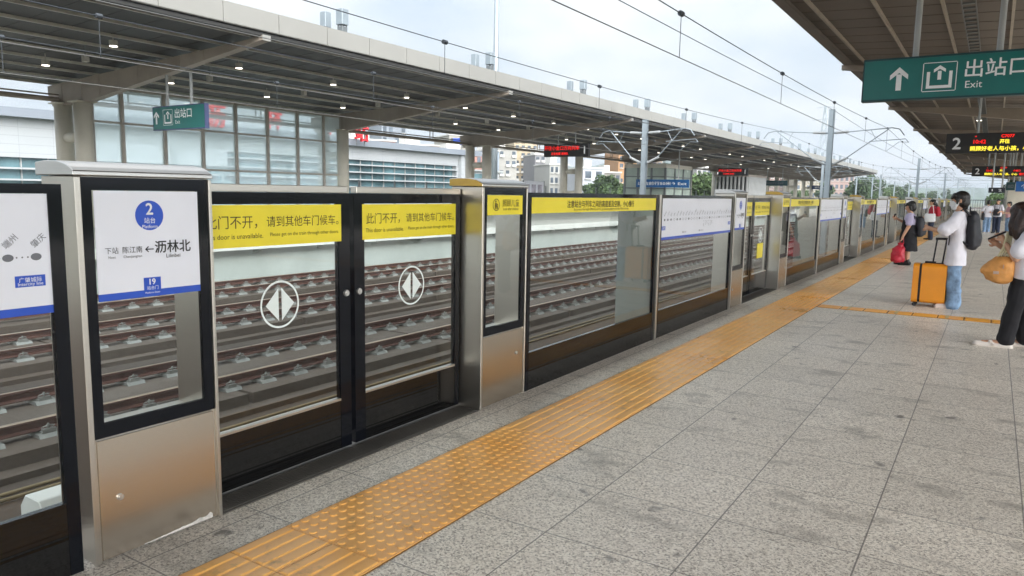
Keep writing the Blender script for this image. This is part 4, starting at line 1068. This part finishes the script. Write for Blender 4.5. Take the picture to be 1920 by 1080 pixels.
# far end of our platform: barrier and beige pillar
t = thing('platform_barrier', 'grey bar fence across the far end of the platform behind the waiting passengers', 'barrier', (-.9, 72, 0))
q = MB(); 
for z in (.12, 1.55): q.box(-2.3, .68, 69.47, 69.53, z, z + .06)
for i in range(18): q.box(-2.28 + .165 * i, -2.25 + .165 * i, 69.485, 69.515, .181, 1.549)
q.build('bars', GALVD, t); q = MB()
for x in (-2.34, -.6, .62): q = MB(); q.box(x - .05, x + .05, 69.45, 69.55, 0, 1.7); q.build('post', GALVD, t)
t = thing('stair_housing', 'cream stair housing at the far right edge of the platform', 'stair housing', (3.0, 78, 0))
q = MB(); q.box(.8, 5.2, 70, 92, 0, 2.85); q.build('wall', PAINTL, t); q = MB(); q.box(.7, 5.35, 69.9, 92.2, 2.85, 3.0); q.build('coping', GALV, t)
q = MB(); q.box(.794, .799, 72, 88, .9, 1.9); q.build('poster', mat('poster_tint2', 'A8A49A', .5, var=.3, vscale=1.5), t)
# ------------------------------------------------------------------ people: continuous bodies grown from tapered limbs
def cap_mesh(bm, p0, p1, r0, r1, n=14):
    p0, p1 = Vector(p0), Vector(p1); ax = p1 - p0; L = ax.length
    if L < 1e-5: ax = Vector((0, 0, 1)); L = 1e-5
    t = ax.normalized(); u = t.cross(Vector((0, 0, 1)) if abs(t.z) < .9 else Vector((1, 0, 0))).normalized(); w = t.cross(u); rows = []
    for i in range(1, 6): a = -math.pi / 2 + math.pi / 2 * i / 5; rows.append((p0 + t * r0 * math.sin(a), r0 * math.cos(a)))
    for i in range(0, 5): a = math.pi / 2 * i / 5; rows.append((p1 + t * r1 * math.sin(a), r1 * math.cos(a)))
    loft(bm, [(c, u * r, w * r) for c, r in rows], n, p0 - t * r0, p1 + t * r1)
def loft(bm, rows, n, e0, e1):
    rr = [[bm.verts.new(c + u * math.cos(2 * math.pi * j / n) + w * math.sin(2 * math.pi * j / n)) for j in range(n)] for c, u, w in rows]
    a = bm.verts.new(e0); b = bm.verts.new(e1)
    for j in range(n):
        k = (j + 1) % n; bm.faces.new((a, rr[0][k], rr[0][j])); bm.faces.new((b, rr[-1][j], rr[-1][k]))
        for i in range(len(rr) - 1): bm.faces.new((rr[i][j], rr[i][k], rr[i + 1][k], rr[i + 1][j]))
def ell_mesh(bm, c, r, n=18):
    c = Vector(c); rows = [(c + Vector((0, 0, r[2] * math.sin(-math.pi / 2 + math.pi * i / 10))), Vector((r[0] * math.cos(-math.pi / 2 + math.pi * i / 10), 0, 0)), Vector((0, r[1] * math.cos(-math.pi / 2 + math.pi * i / 10), 0))) for i in range(1, 10)]
    loft(bm, rows, n, c - Vector((0, 0, r[2])), c + Vector((0, 0, r[2])))
def tub_mesh(bm, rows, n=22):
    """rows: (x, y, z, rx, ry) horizontal elliptic sections"""
    rw = [(Vector((x, y, z)), Vector((rx, 0, 0)), Vector((0, ry, 0))) for x, y, z, rx, ry in rows]
    loft(bm, rw, n, rw[0][0], rw[-1][0])
def grow(name, shapes, m, parent, vox=.008, it=3, fold=0.):
    bm = bmesh.new()
    for s in shapes:
        if s[0] == 'e': ell_mesh(bm, s[1], s[2])
        elif s[0] == 't': tub_mesh(bm, s[1])
        else: cap_mesh(bm, *s)
    bmesh.ops.recalc_face_normals(bm, faces=bm.faces)
    me = bpy.data.meshes.new(name); bm.to_mesh(me); bm.free()
    o = bpy.data.objects.new(name, me); COL.objects.link(o)
    r = o.modifiers.new('r', 'REMESH'); r.mode = 'VOXEL'; r.voxel_size = vox
    s_ = o.modifiers.new('s', 'SMOOTH'); s_.factor = .5; s_.iterations = it
    if fold:
        tx = bpy.data.textures.new('fold', 'CLOUDS'); tx.noise_scale = .13; tx.noise_depth = 1
        d = o.modifiers.new('d', 'DISPLACE'); d.texture = tx; d.strength = fold; d.mid_level = .5; d.texture_coords = 'LOCAL'
    m2 = bpy.data.meshes.new_from_object(o.evaluated_get(bpy.context.evaluated_depsgraph_get()))
    o.modifiers.clear(); o.data = m2; bpy.data.meshes.remove(me); m2.name = name
    m2.materials.clear(); m2.materials.append(m); m2.polygons.foreach_set('use_smooth', [True] * len(m2.polygons))
    o.parent = parent; return o
SKIN = mat('skin', 'C79A7E', .5, var=.06, vscale=8); HAIR = mat('hair_black', '17130F', .42, var=.35, vscale=30, bump=.7, bscale=45); HAIRB = mat('hair_brown', '2E1C16', .40, var=.45, vscale=26, bump=.7, bscale=45)
COTW = mat('cotton_white', 'DCDAE2', .85, var=.05, vscale=6, bump=.55, bscale=11); COTL = mat('cotton_lilac', 'B3ABC6', .85, var=.06, vscale=6, bump=.5, bscale=11); DENIM = mat('denim_light', '7B96B4', .85, var=.30, vscale=10, bump=.7, bscale=12)
BLK = mat('cloth_black', '17161B', .85, var=.2, vscale=6, bump=.6, bscale=11); NYL = mat('nylon_black', '14141C', .55, var=.25, vscale=9, bump=.5, bscale=14); REDC = mat('cloth_red', 'B02434', .8, var=.12, vscale=6); DEND = mat('denim_dark', '2A3348', .85, var=.15, vscale=8)
MASKM = mat('mask_white', 'E4E6E8', .7, var=.03); SHOEW = mat('shoe_pale', 'D8C6BC', .6, var=.08); SHOEB = mat('shoe_black', '17161A', .5, var=.1); CREAM = mat('strap_cream', 'D9CFAA', .7, var=.06); ORB = mat('bag_orange', 'C98C48', .6, var=.16, vscale=9, bump=.7, bscale=10); REDB = mat('bag_red', 'B81E34', .4, var=.15, vscale=10, bump=.8, bscale=12)
EYE_M = mat('eye_dark', '120E0C', .3, var=0)
def hand(w, d, curl, s=1.0, side=1):
    """palm at wrist w, pointing along d; five separate fingers, curled by 'curl' towards c"""
    w, d, c = Vector(w), Vector(d).normalized(), Vector(curl).normalized(); n = d.cross(c).normalized() * side; out = [(w - d * .02, w + d * .055 * s, .024 * s, .030 * s), (w + d * .03 * s + n * .014, w + d * .07 * s + n * .018, .018 * s, .017 * s), (w + d * .03 * s - n * .014, w + d * .07 * s - n * .018, .018 * s, .017 * s)]
    for i, L in enumerate((.062, .072, .068, .052)):
        b = w + d * .080 * s + n * (.027 - .018 * i) * s; k = b + (d * .75 + c * .35) * L * .5 * s; e = k + (d * .25 + c * .95) * L * .55 * s
        out += [(b - d * .02, k, .0095 * s, .009 * s), (k, e, .009 * s, .0075 * s)]
    b = w + d * .025 * s + n * .03 * s; k = b + (n * .7 + d * .6 + c * .2) * .035 * s; out += [(b - n * .01, k, .013 * s, .011 * s), (k, k + (d * .8 + c * .5) * .03 * s, .0105 * s, .009 * s)]
    return out
def head(c, s=1.0, tilt=0.):
    """skull, jaw, nose, ears; looks towards -x, pitched down by tilt"""
    c = Vector(c); rot = Matrix.Rotation(-tilt, 3, 'Y'); P = lambda x, y, z: c + rot @ (Vector((x, y, z)) * s)
    sh = [('e', P(.008, 0, .025), (.098 * s, .076 * s, .098 * s)), (P(-.045, 0, -.02), P(-.048, 0, -.07), .058 * s, .042 * s), (P(-.085, 0, .005), P(-.108, 0, -.022), .012 * s, .015 * s), (P(-.088, 0, -.052), P(-.094, 0, -.052), .018 * s, .014 * s), (P(-.07, 0, -.09), P(-.078, 0, -.088), .022 * s, .018 * s)]
    for y in (-.074, .074): sh.append((P(.012, y, -.012), P(.016, y * 1.04, .016), .014 * s, .017 * s))
    for y in (-.032, .032): sh.append((P(-.078, y * 1.3, .028), P(-.085, y * .5, .03), .014 * s, .013 * s))
    return sh, P
def eyes(P, parent, s=1.0):
    q = MB()
    for y in (-.031, .031):
        q.tube([P(-.088, y, .012), P(-.0945, y * .98, .012)], .0105 * s, 10, .006 * s); q.tube([P(-.089, y - .016, .033), P(-.097, y, .038), P(-.089, y + .016, .033)], .0045 * s, 5)
    o = q.build('eyes', EYE_M, parent, local=True)
    q = MB(); q.tube([P(-.104, -.018, -.055), P(-.109, 0, -.056), P(-.104, .018, -.055)], .005 * s, 6); q.build('mouth', mat('lips', '9C5A50', .5, var=0), parent, local=True)
def person(label, loc, group='waiting passengers'): return thing('person', label, 'person', loc, group)

# --- young passenger with mask, backpack and suitcase
t = person('passenger in long white T-shirt and pale jeans wearing a white mask, behind the orange suitcase', (-.40, 12.37, 0))
hd, P = head((-.015, -.01, 1.535), 1.0, .10)
body = hd + [((0, 0, 1.30), (-.008, 0, 1.46), .062, .05), ('t', [(0, 0, .75, .10, .14), (0, 0, .95, .10, .135), (0, 0, 1.2, .10, .16), (0, 0, 1.34, .08, .15)]),
    ((0, -.15, 1.32), (-.16, -.235, 1.10), .05, .041), ((-.16, -.235, 1.10), (-.335, -.115, 1.14), .040, .028), ((0, .15, 1.32), (-.12, .235, 1.09), .05, .041), ((-.12, .235, 1.09), (-.32, .02, 1.12), .040, .028),
    ((0, -.09, .85), (.0, -.10, .47), .085, .06), ((0, -.10, .47), (.02, -.10, .08), .058, .04), ((0, .09, .85), (-.03, .10, .47), .085, .06), ((-.03, .10, .47), (.0, .10, .08), .058, .04), ((.03, -.10, .05), (-.15, -.11, .035), .036, .03), ((0, .10, .05), (-.18, .11, .035), .036, .03)]
body += hand((-.34, -.11, 1.142), (-.7, .6, .1), (0, .5, -.6)) + hand((-.325, .02, 1.12), (-.6, -.7, .2), (-.3, -.3, .8), side=-1)
grow('body', body, SKIN, t, .0062, 2); eyes(P, t)
grow('hair', [('e', P(.025, 0, .048), (.108, .093, .100)), ('e', P(.05, 0, -.02), (.080, .086, .085)), (P(-.05, -.05, .085), P(-.092, -.04, .048), .032, .016), (P(-.05, .05, .085), P(-.092, .04, .048), .032, .016), (P(-.06, 0, .09), P(-.098, 0, .052), .034, .018), (P(-.02, -.078, .03), P(-.03, -.082, -.03), .024, .012), (P(-.02, .078, .03), P(-.03, .082, -.03), .024, .012), (P(.06, 0, -.03), P(.06, 0, -.085), .06, .045)], HAIR, t, .006, 2)
grow('face_mask', [(P(-.066, 0, -.03), P(-.066, 0, -.075), .060, .048), (P(-.098, 0, -.02), P(-.088, 0, -.08), .022, .022), (P(-.03, -.058, -.03), P(-.05, -.05, -.06), .022, .024), (P(-.03, .058, -.03), P(-.05, .05, -.06), .022, .024), (P(-.03, -.07, -.02), P(.01, -.08, -.005), .006, .006)], MASKM, t, .005, 2)
grow('shirt', [('t', [(.0, 0, .625, .135, .20), (0, 0, .64, .138, .205), (0, 0, .85, .122, .19), (-.005, 0, 1.08, .118, .185), (-.005, 0, 1.24, .115, .185), (0, 0, 1.33, .095, .155), (0, 0, 1.385, .07, .09)]), ((0, -.14, 1.325), (-.075, -.21, 1.21), .078, .088), ((-.075, -.21, 1.21), (-.155, -.24, 1.13), .088, .094), ((0, .14, 1.325), (-.10, .23, 1.13), .078, .092)], COTW, t, .0085, 2, .036)
grow('jeans', [((0, -.075, .72), (.0, -.10, .45), .10, .088), ((.0, -.10, .45), (.02, -.10, .13), .088, .098), ((.02, -.10, .13), (.02, -.10, .06), .098, .10), ((0, .075, .72), (-.03, .10, .45), .10, .088), ((-.03, .10, .45), (0, .10, .07), .088, .10), ('e', (0, 0, .74), (.105, .15, .09))], DENIM, t, .008, 2, .036)
grow('shoes', [((.05, -.10, .045), (-.17, -.115, .03), .042, .034), ((0.03, .10, .045), (-.20, .115, .03), .042, .034), ((.05, -.10, .018), (-.18, -.118, .016), .044, .036), ((.03, .10, .018), (-.21, .118, .016), .044, .036)], SHOEW, t, .007, 2)
def backpack(label, loc, m, w=.15, h=.27, d=.1, front=-.27, sz=.14):
    """soft backpack; origin at pack centre, wearer on the -x side"""
    b = thing('backpack', label, 'backpack', loc)
    main = grow('bag', [('t', [(0, 0, -h, d * .55, w * .8), (0, 0, -h * .8, d * 1.05, w), (0.0, 0, -h * .2, d * 1.12, w * 1.05), (-.01, 0, h * .4, d, w), (-.02, 0, h * .8, d * .8, w * .82), (-.03, 0, h, d * .45, w * .5)]), ('t', [(d * .75, 0, -h * .8, d * .45, w * .7), (d * .8, 0, -h * .4, d * .6, w * .75), (d * .7, 0, 0, d * .4, w * .7)])], m, b, .009, 3, .014)
    q = MB()
    for s in (-1, 1):
        y = s * w * .72
        q.tube([(-d * .6, y, h * .75), (-d - .06, y * 1.05, h + .02), (front * .62, y * 1.12, h - .03), (front, y * 1.12, h * .45), (front + .03, y * 1.22, -.02), (front * .55, y * 1.38, -h * .45), (-d * .4, y * 1.1, -h * .8)], .016, 6)
        q.tube([(front + .02, y * 1.2, -.02), (front + .03, y * 1.25, -.14), (front + .025, y * 1.25, -.22)], .007, 5)
    q.tube([(-d * .7, -.04, h * .95), (-d * .75, 0, h + .05), (-d * .7, .04, h * .95)], .009, 6)
    q.build('straps', m, b, local=True, smooth=True)
    q = MB(); q.tube([(d * 1.0, -w * .6, -.02), (d * 1.27, 0, .0), (d * 1.0, w * .6, -.02)], .004, 4); q.build('zip_line', GALVD, b, local=True)
    return b
backpack('black backpack worn by the passenger with the orange suitcase', (-.215, 12.37, 1.13), NYL, .15, .275, .085, -.31)
# --- orange suitcase
t = thing('suitcase', 'orange hard shell suitcase with black zip band and raised handle on the platform', 'suitcase', (-.70, 12.36, 0))
ORS = mat('suitcase_orange', 'DE8E22', .32, var=.05, vscale=4)
def rbox(mb, x0, x1, y0, y1, z0, z1, r, ax='x'):
    pr = []
    for cx, cy, a0 in ((y1 - r, z1 - r, 0), (y0 + r, z1 - r, 90), (y0 + r, z0 + r, 180), (y1 - r, z0 + r, 270)):
        for k in range(6): a = R(a0 + 18 * k); pr.append((cx + r * math.cos(a), cy + r * math.sin(a)))
    mb.prism(pr, ax, x0, x1)
q = MB(); rbox(q, -.215, -.135, -.14, .14, .055, .625, .055); rbox(q, -.105, .215, -.14, .14, .055, .625, .055)
for z in (.12, .20, .28, .36, .44, .52):
    pass
for i in range(7): y = -.105 + .035 * i; q.box(-.09, .20, y - .006, y + .006, .6249, .630)
q.build('shell', ORS, t, local=True, bevel=.004)
q = MB(); rbox(q, -.1349, -.1051, -.132, .132, .063, .617, .05); q.build('zip_band', NYL, t, local=True)
q = MB(); q.box(-.128, -.112, -.150, -.138, .30, .40); q.box(-.13, -.11, -.1385, -.1325, .22, .5); q.build('side_handle', SHOEB, t, local=True, bevel=.003)
q = MB(); q.tube([(.02, 0, .63), (.05, 0, .99)], .011, 8); q.tube([(.14, 0, .63), (.17, 0, .99)], .011, 8); q.tube([(.03, 0, .99), (.19, 0, .995)], .017, 8); q.box(.0, .16, -.03, .03, .6255, .64); q.build('trolley_handle', SHOEB, t, local=True)
q = MB(); q.box(-.08, .06, -.02, .02, .632, .66); q.build('grip', SHOEB, t, local=True, bevel=.006)
for x in (-.17, .17):
    for y in (-.10, .10):
        q = MB(); q.tube([(x, y - .024, .028), (x, y - .006, .028)], .028, 14); q.tube([(x, y + .006, .028), (x, y + .024, .028)], .028, 14); q.box(x - .018, x + .018, y - .005, y + .005, .028, .057); q.build('wheel', SHOEB, t, local=True)

# --- woman in black pinafore with red bag
t = person('woman in lilac T-shirt and long black pinafore looking at her phone beside the screen', (-1.63, 19.8, 0)); 
hd, P = head((-.02, 0, 1.375), .98, .22)
body = hd + [((0, 0, 1.15), (-.01, 0, 1.31), .06, .05), ('t', [(0, 0, .6, .12, .16), (0, 0, .9, .14, .17), (0, 0, 1.1, .12, .17), (0, 0, 1.2, .08, .14)]), ((0, -.15, 1.17), (.0, -.24, .93), .052, .044), ((0, -.24, .93), (-.10, -.23, .70), .043, .029), ((0, .15, 1.17), (-.06, .22, .95), .052, .043), ((-.06, .22, .95), (-.27, .06, 1.08), .042, .028),
    ((0, -.08, .75), (0, -.08, .42), .085, .062), ((0, -.08, .42), (.02, -.08, .07), .062, .038), ((0, .08, .75), (-.03, .08, .42), .085, .062), ((-.03, .08, .42), (-.08, .08, .07), .062, .038), ((.02, -.08, .05), (-.13, -.08, .03), .035, .03), ((-.08, .08, .05), (-.23, .08, .03), .035, .03)]
body += hand((-.105, -.23, .69), (-.2, 0, -1), (-1, .2, -.2)) + hand((-.275, .06, 1.085), (-.7, -.3, .35), (0, -.8, .2), side=-1)
grow('body', body, SKIN, t, .0075, 2); eyes(P, t)
grow('hair', [('e', P(.03, 0, .045), (.104, .09, .092)), ('e', P(.055, 0, -.03), (.075, .085, .10)), (P(-.05, -.045, .08), P(-.088, -.05, .04), .032, .016), (P(-.05, .045, .08), P(-.088, .05, .04), .032, .016), (P(0, -.078, .0), P(.01, -.08, -.07), .03, .022), (P(0, .078, .0), P(.01, .08, -.07), .03, .022)], HAIR, t, .007, 2)
grow('shirt', [('t', [(0, 0, .95, .14, .175), (0, 0, 1.1, .135, .18), (0, 0, 1.18, .10, .15), (0, 0, 1.225, .065, .085)]), ((0, -.14, 1.165), (.0, -.225, 1.0), .075, .078), ((0, .14, 1.165), (-.04, .215, .99), .075, .078)], COTL, t, .009, 3, .015)
grow('dress', [('t', [(.0, 0, .34, .20, .235), (0, 0, .36, .205, .24), (-.01, 0, .7, .175, .205), (-.01, 0, .92, .155, .185), (-.012, 0, 1.02, .148, .165), (-.02, 0, 1.08, .135, .13)]), ((-.08, -.10, 1.05), (0.0, -.105, 1.225), .03, .026), ((-.08, .10, 1.05), (0, .105, 1.225), .03, .026), ((0, -.105, 1.225), (.09, -.10, 1.1), .026, .03), ((0, .105, 1.225), (.09, .10, 1.1), .026, .03)], BLK, t, .009, 2, .035)
grow('shoes', [((.05, -.08, .05), (-.15, -.085, .035), .05, .044), ((-.05, .08, .05), (-.25, .085, .035), .05, .044), ((.02, -.08, .08), (.02, -.08, .14), .045, .043), ((-.08, .08, .08), (-.08, .08, .14), .045, .043)], SHOEB, t, .009, 2)
grow('phone', [((-.36, .03, 1.12), (-.33, .0, 1.19), .02, .02), ((-.36, .07, 1.12), (-.33, .05, 1.19), .02, .02)], SHOEB, t, .008, 1)
backpack('black backpack worn by the woman in the black pinafore', (-1.41, 19.8, .92), NYL, .15, .24, .10, -.30)
t = thing('shopping_bag', 'shiny red drawstring bag held low by the woman in the black pinafore', 'bag', (-1.80, 19.56, .08))
grow('bag', [('t', [(0, 0, .0, .13, .09), (0, 0, .04, .155, .11), (-.01, 0, .18, .145, .10), (.0, 0, .32, .13, .08), (.03, 0, .41, .06, .04), (.04, 0, .46, .085, .05)])], REDB, t, .009, 2, .05)
q = MB(); q.tube([(.0, 0, .42), (.04, .01, .56), (.075, .01, .605), (.08, .0, .56), (.09, 0, .43)], .008, 6); q.build('handles', REDB, t, local=True)

# --- woman at the right edge with hair falling forward
t = person('woman at the right edge in white T-shirt and black trousers, dark hair falling forward', (.335, 9.46, 0))
hd, P = head((-.085, 0, 1.395), 1.0, .55)
body = hd + [((.0, 0, 1.20), (-.06, 0, 1.33), .058, .05), ('t', [(0, 0, .72, .11, .15), (0, 0, .9, .10, .14), (.01, 0, 1.1, .11, .16), (.01, 0, 1.22, .08, .15)]), ((.0, -.16, 1.2), (-.10, -.22, .965), .05, .042), ((-.10, -.22, .965), (-.215, -.06, 1.12), .040, .028), ((.0, .16, 1.2), (-.08, .22, .96), .05, .042), ((-.08, .22, .96), (-.26, .08, 1.08), .04, .028),
    ((0, -.085, .8), (-.07, -.09, .44), .09, .064), ((-.07, -.09, .44), (-.135, -.09, .075), .062, .038), ((0.02, .085, .8), (.03, .09, .44), .09, .064), ((.03, .09, .44), (.06, .09, .075), .062, .038), ((-.13, -.09, .05), (-.32, -.10, .03), .034, .03), ((.06, .09, .05), (-.12, .10, .03), .034, .03)]
body += hand((-.218, -.055, 1.125), (-.4, .45, .7), (-.3, .8, -.2)) + hand((-.262, .078, 1.082), (-.6, -.4, .5), (0, -.9, .1), side=-1)
grow('body', body, SKIN, t, .0065, 2); eyes(P, t)
grow('hair', [('e', P(.025, 0, .045), (.106, .094, .100)), ('e', P(.05, 0, -.02), (.08, .088, .10)), ((-.06, -.085, 1.43), (-.11, -.10, 1.25), .062, .058), ((-.11, -.10, 1.25), (-.10, -.10, 1.195), .058, .050), ((.0, -.085, 1.42), (-.02, -.10, 1.24), .06, .055), ((-.02, -.10, 1.24), (-.02, -.10, 1.19), .055, .05), ((-.14, -.04, 1.42), (-.165, -.075, 1.30), .04, .035), ((-.165, -.075, 1.30), (-.155, -.08, 1.21), .035, .03), ((-.06, .085, 1.43), (-.10, .10, 1.22), .06, .045)], HAIRB, t, .0065, 2, .012)
grow('shirt', [('t', [(.0, 0, .745, .145, .195), (0, 0, .76, .148, .20), (0, 0, .95, .135, .185), (.01, 0, 1.12, .135, .19), (.0, 0, 1.2, .11, .165), (-.02, 0, 1.265, .07, .09)]), ((.0, -.15, 1.195), (-.075, -.215, 1.04), .076, .086), ((.0, .15, 1.195), (-.06, .215, 1.03), .076, .086)], COTW, t, .008, 2, .034)
grow('trousers', [((-.02, -.08, .76), (-.07, -.09, .42), .105, .086), ((-.07, -.09, .42), (-.115, -.09, .09), .086, .080), ((.02, .08, .76), (.03, .09, .42), .11, .088), ((.03, .09, .42), (.06, .09, .09), .088, .082), ('e', (0, 0, .77), (.12, .16, .09))], BLK, t, .008, 2, .03)
grow('sandals', [((-.08, -.09, .014), (-.37, -.105, .014), .042, .040), ((-.22, -.14, .03), (-.24, -.06, .055), .016, .018), ((-.24, -.06, .055), (-.25, -.13, .06), .018, .018), ((.10, .09, .014), (-.17, .105, .014), .042, .040), ((-.04, .05, .03), (-.05, .13, .055), .018, .018)], mat('sandal_white', 'DDD4CC', .55, var=.08), t, .008, 2)
grow('phone', [((-.355, -.06, 1.145), (-.21, -.03, 1.225), .010, .010), ((-.355, .0, 1.145), (-.21, .03, 1.225), .010, .010)], SHOEB, t, .006, 1)
t = thing('handbag', 'slouchy orange bag on wide cream straps carried by the woman at the right edge', 'handbag', (.11, 9.32, .69))
grow('bag', [('t', [(.01, 0, .0, .07, .05), (0, 0, .03, .12, .08), (-.015, 0, .12, .145, .095), (.0, 0, .22, .12, .075), (.03, 0, .285, .085, .05)]), ((-.13, 0, .13), (-.06, 0, .19), .05, .06)], ORB, t, .007, 2, .03)
q = MB()
for i, x in enumerate((-.035, -.005, .025, .055)):
    for y in (-.03, .03): q.tube([(x, y, .26), (x * .6 + .03, y * .8 + .05, .38), (x * .5 + .045, .085 + y * .4, .5), (x * .4 + .05, .12, .535)], .011, 6)
q.build('straps', CREAM, t, local=True, smooth=True)
q = MB(); q.box(-.06, -.01, -.098, -.092, .10, .13); q.box(.02, .028, -.095, -.085, .16, .20); q.build('trim_patch', mat('bag_trim', 'B9A090', .5, var=.1), t, local=True)

# --- passengers farther off
def walker(label, loc, H, top, bottom, hair, long_hair=False, rot=0., arm=0., sleeves=True, vox=.012):
    t = person(label, loc); t.rotation_euler = (0, 0, rot); k = H / 1.67
    S = lambda *a: tuple(x * k for x in a)
    hd, P = head(S(-.01, 0, 1.535), k, .1)
    def c(p0, p1, r0, r1): return (S(*p0), S(*p1), r0 * k, r1 * k)
    body = hd + [c((0, 0, 1.30), (-.008, 0, 1.46), .062, .05), ('t', [S(0, 0, .75, .10, .14), S(0, 0, .95, .10, .135), S(0, 0, 1.2, .10, .16), S(0, 0, 1.34, .08, .15)]),
        c((0, -.16, 1.33), (.0, -.23, 1.06), .05, .041), c((0, -.23, 1.06), (-.12 - arm, -.20, .86 + arm), .040, .028), c((0, .16, 1.33), (0, .23, 1.06), .05, .041), c((0, .23, 1.06), (-.12 - arm, .18, .86 + arm), .040, .028),
        c((0, -.085, .85), (-.01, -.09, .47), .085, .06), c((-.01, -.09, .47), (.02, -.09, .08), .058, .04), c((0, .085, .85), (-.02, .09, .47), .085, .06), c((-.02, .09, .47), (.0, .09, .08), .058, .04), c((.03, -.09, .05), (-.16, -.10, .035), .036, .03), c((0, .09, .05), (-.18, .10, .035), .036, .03)]
    body += hand(S(-.125 - arm, -.20, .855 + arm), (-.4, 0, -.8 + arm * 3), (-.6, .6, 0), k) + hand(S(-.125 - arm, .18, .855 + arm), (-.4, 0, -.8 + arm * 3), (-.6, -.6, 0), k, -1)
    grow('body', body, SKIN, t, .0095, 2); eyes(P, t, k)
    hs = [('e', P(.028, 0, .05), S(.106, .09, .095)), ('e', P(.05, 0, -.02), S(.075, .084, .085)), (P(-.05, 0, .09), P(-.09, 0, .055), .045 * k, .025 * k)]
    if long_hair: hs += [(P(.09, 0, .02), P(.15, 0, -.16), .045 * k, .055 * k), (P(.15, 0, -.16), P(.13, 0, -.30), .055 * k, .02 * k)]
    grow('hair', hs, hair, t, .01, 2)
    grow('shirt', [('t', [S(0, 0, .80, .14, .185), S(0, 0, 1.05, .135, .185), S(0, 0, 1.24, .13, .185), S(0, 0, 1.335, .10, .155), S(0, 0, 1.385, .07, .085)]), c((0, -.15, 1.33), (0, -.225, 1.14), .072, .076), c((0, .15, 1.33), (0, .225, 1.14), .072, .076)], top, t, vox, 3, .02)
    grow('trousers', [c((0, -.08, .82), (-.01, -.09, .45), .108, .085), c((-.01, -.09, .45), (.02, -.09, .09), .085, .08), c((0, .08, .82), (-.02, .09, .45), .108, .085), c((-.02, .09, .45), (0, .09, .09), .085, .08), ('e', S(0, 0, .82), S(.125, .165, .10))], bottom, t, vox, 3, .015)
    grow('shoes', [c((.05, -.09, .045), (-.17, -.105, .03), .045, .036), c((.03, .09, .045), (-.20, .105, .03), .045, .036)], SHOEB if bottom is not DENIM else SHOEW, t, .01, 2)
    return t
walker('passenger in red top and dark trousers with long black ponytail, farther along the platform edge', (-1.99, 33, 0), 1.56, REDC, DEND, HAIR, True, R(8), .12)
backpack('red backpack worn by the passenger in the red top', (-1.79, 33.0, 1.10), REDC, .14, .19, .08, -.28)
t = thing('tote_bag', 'white tote bag at the hip of the passenger in the red top', 'bag', (-2.03, 32.66, .70)); grow('bag', [('t', [(0, 0, 0, .15, .05), (0, 0, .03, .2, .07), (-.01, 0, .24, .19, .06), (.0, 0, .32, .17, .04)])], MASKM, t, .012, 2, .02)
q = MB(); q.tube([(-.12, 0, .3), (-.03, .06, .6), (.06, .1, .64), (.12, 0, .3)], .012, 6); q.build('straps', MASKM, t, local=True)
walker('passenger in white shirt and pale jeans, left one of the far pair, back to us', (-.23, 42.6, 0), 1.58, COTW, DENIM, HAIR, False, R(-80), .1)
walker('taller passenger in white shirt and dark trousers, right one of the far pair', (.16, 42.8, 0), 1.64, COTW, DEND, HAIR, False, R(70), .2)
walker('passenger in pink top half hidden behind the woman at the right edge', (.64, 44.2, 0), 1.52, mat('cloth_pink', 'C79AA0', .8, var=.1), DENIM, HAIR, False, R(20), .2)
t = thing('shoulder_bag', 'black shoulder bag on the back of the right one of the far pair', 'bag', (.13, 42.5, .84)); grow('bag', [('t', [(0, 0, 0, .11, .05), (0, 0, .03, .15, .075), (0, 0, .24, .14, .07), (0, 0, .33, .09, .04)])], NYL, t, .012, 2)
q = MB(); q.tube([(-.10, 0, .3), (-.10, .1, .52), (-.02, .24, .56), (.10, .1, .5), (.1, 0, .3)], .013, 6); q.build('strap', NYL, t, local=True)
t = thing('sling_bag', 'thin black sling bag at the side of the jeans wearer in the far pair', 'bag', (-.41, 42.5, .62)); grow('bag', [('t', [(0, 0, 0, .05, .04), (0, 0, .03, .07, .05), (0, 0, .3, .065, .05), (0, 0, .36, .03, .03)])], NYL, t, .012, 2)
q = MB(); q.tube([(.0, 0, .34), (.08, .0, .55), (.22, .02, .70)], .012, 6); q.build('strap', NYL, t, local=True)
# ------------------------------------------------------------------ haze: humid air over the whole place
mb = MB(); mb.box(-2700, 2700, -2700, 2700, -4.0, 190)
hz = mb.build('haze', mat('humid_air', 'FFFFFF', var=0))
hz['kind'] = 'stuff'
m = hz.data.materials[0]; t = NT(m); t.n.remove(t.n['Principled BSDF'])
pv = t.new('ShaderNodeVolumePrincipled'); pv.inputs['Color'].default_value = (.86, .92, 1.0, 1); pv.inputs['Density'].default_value = .00035; pv.inputs['Anisotropy'].default_value = .2
t.l.new(pv.outputs[0], t.n['Material Output'].inputs['Volume'])
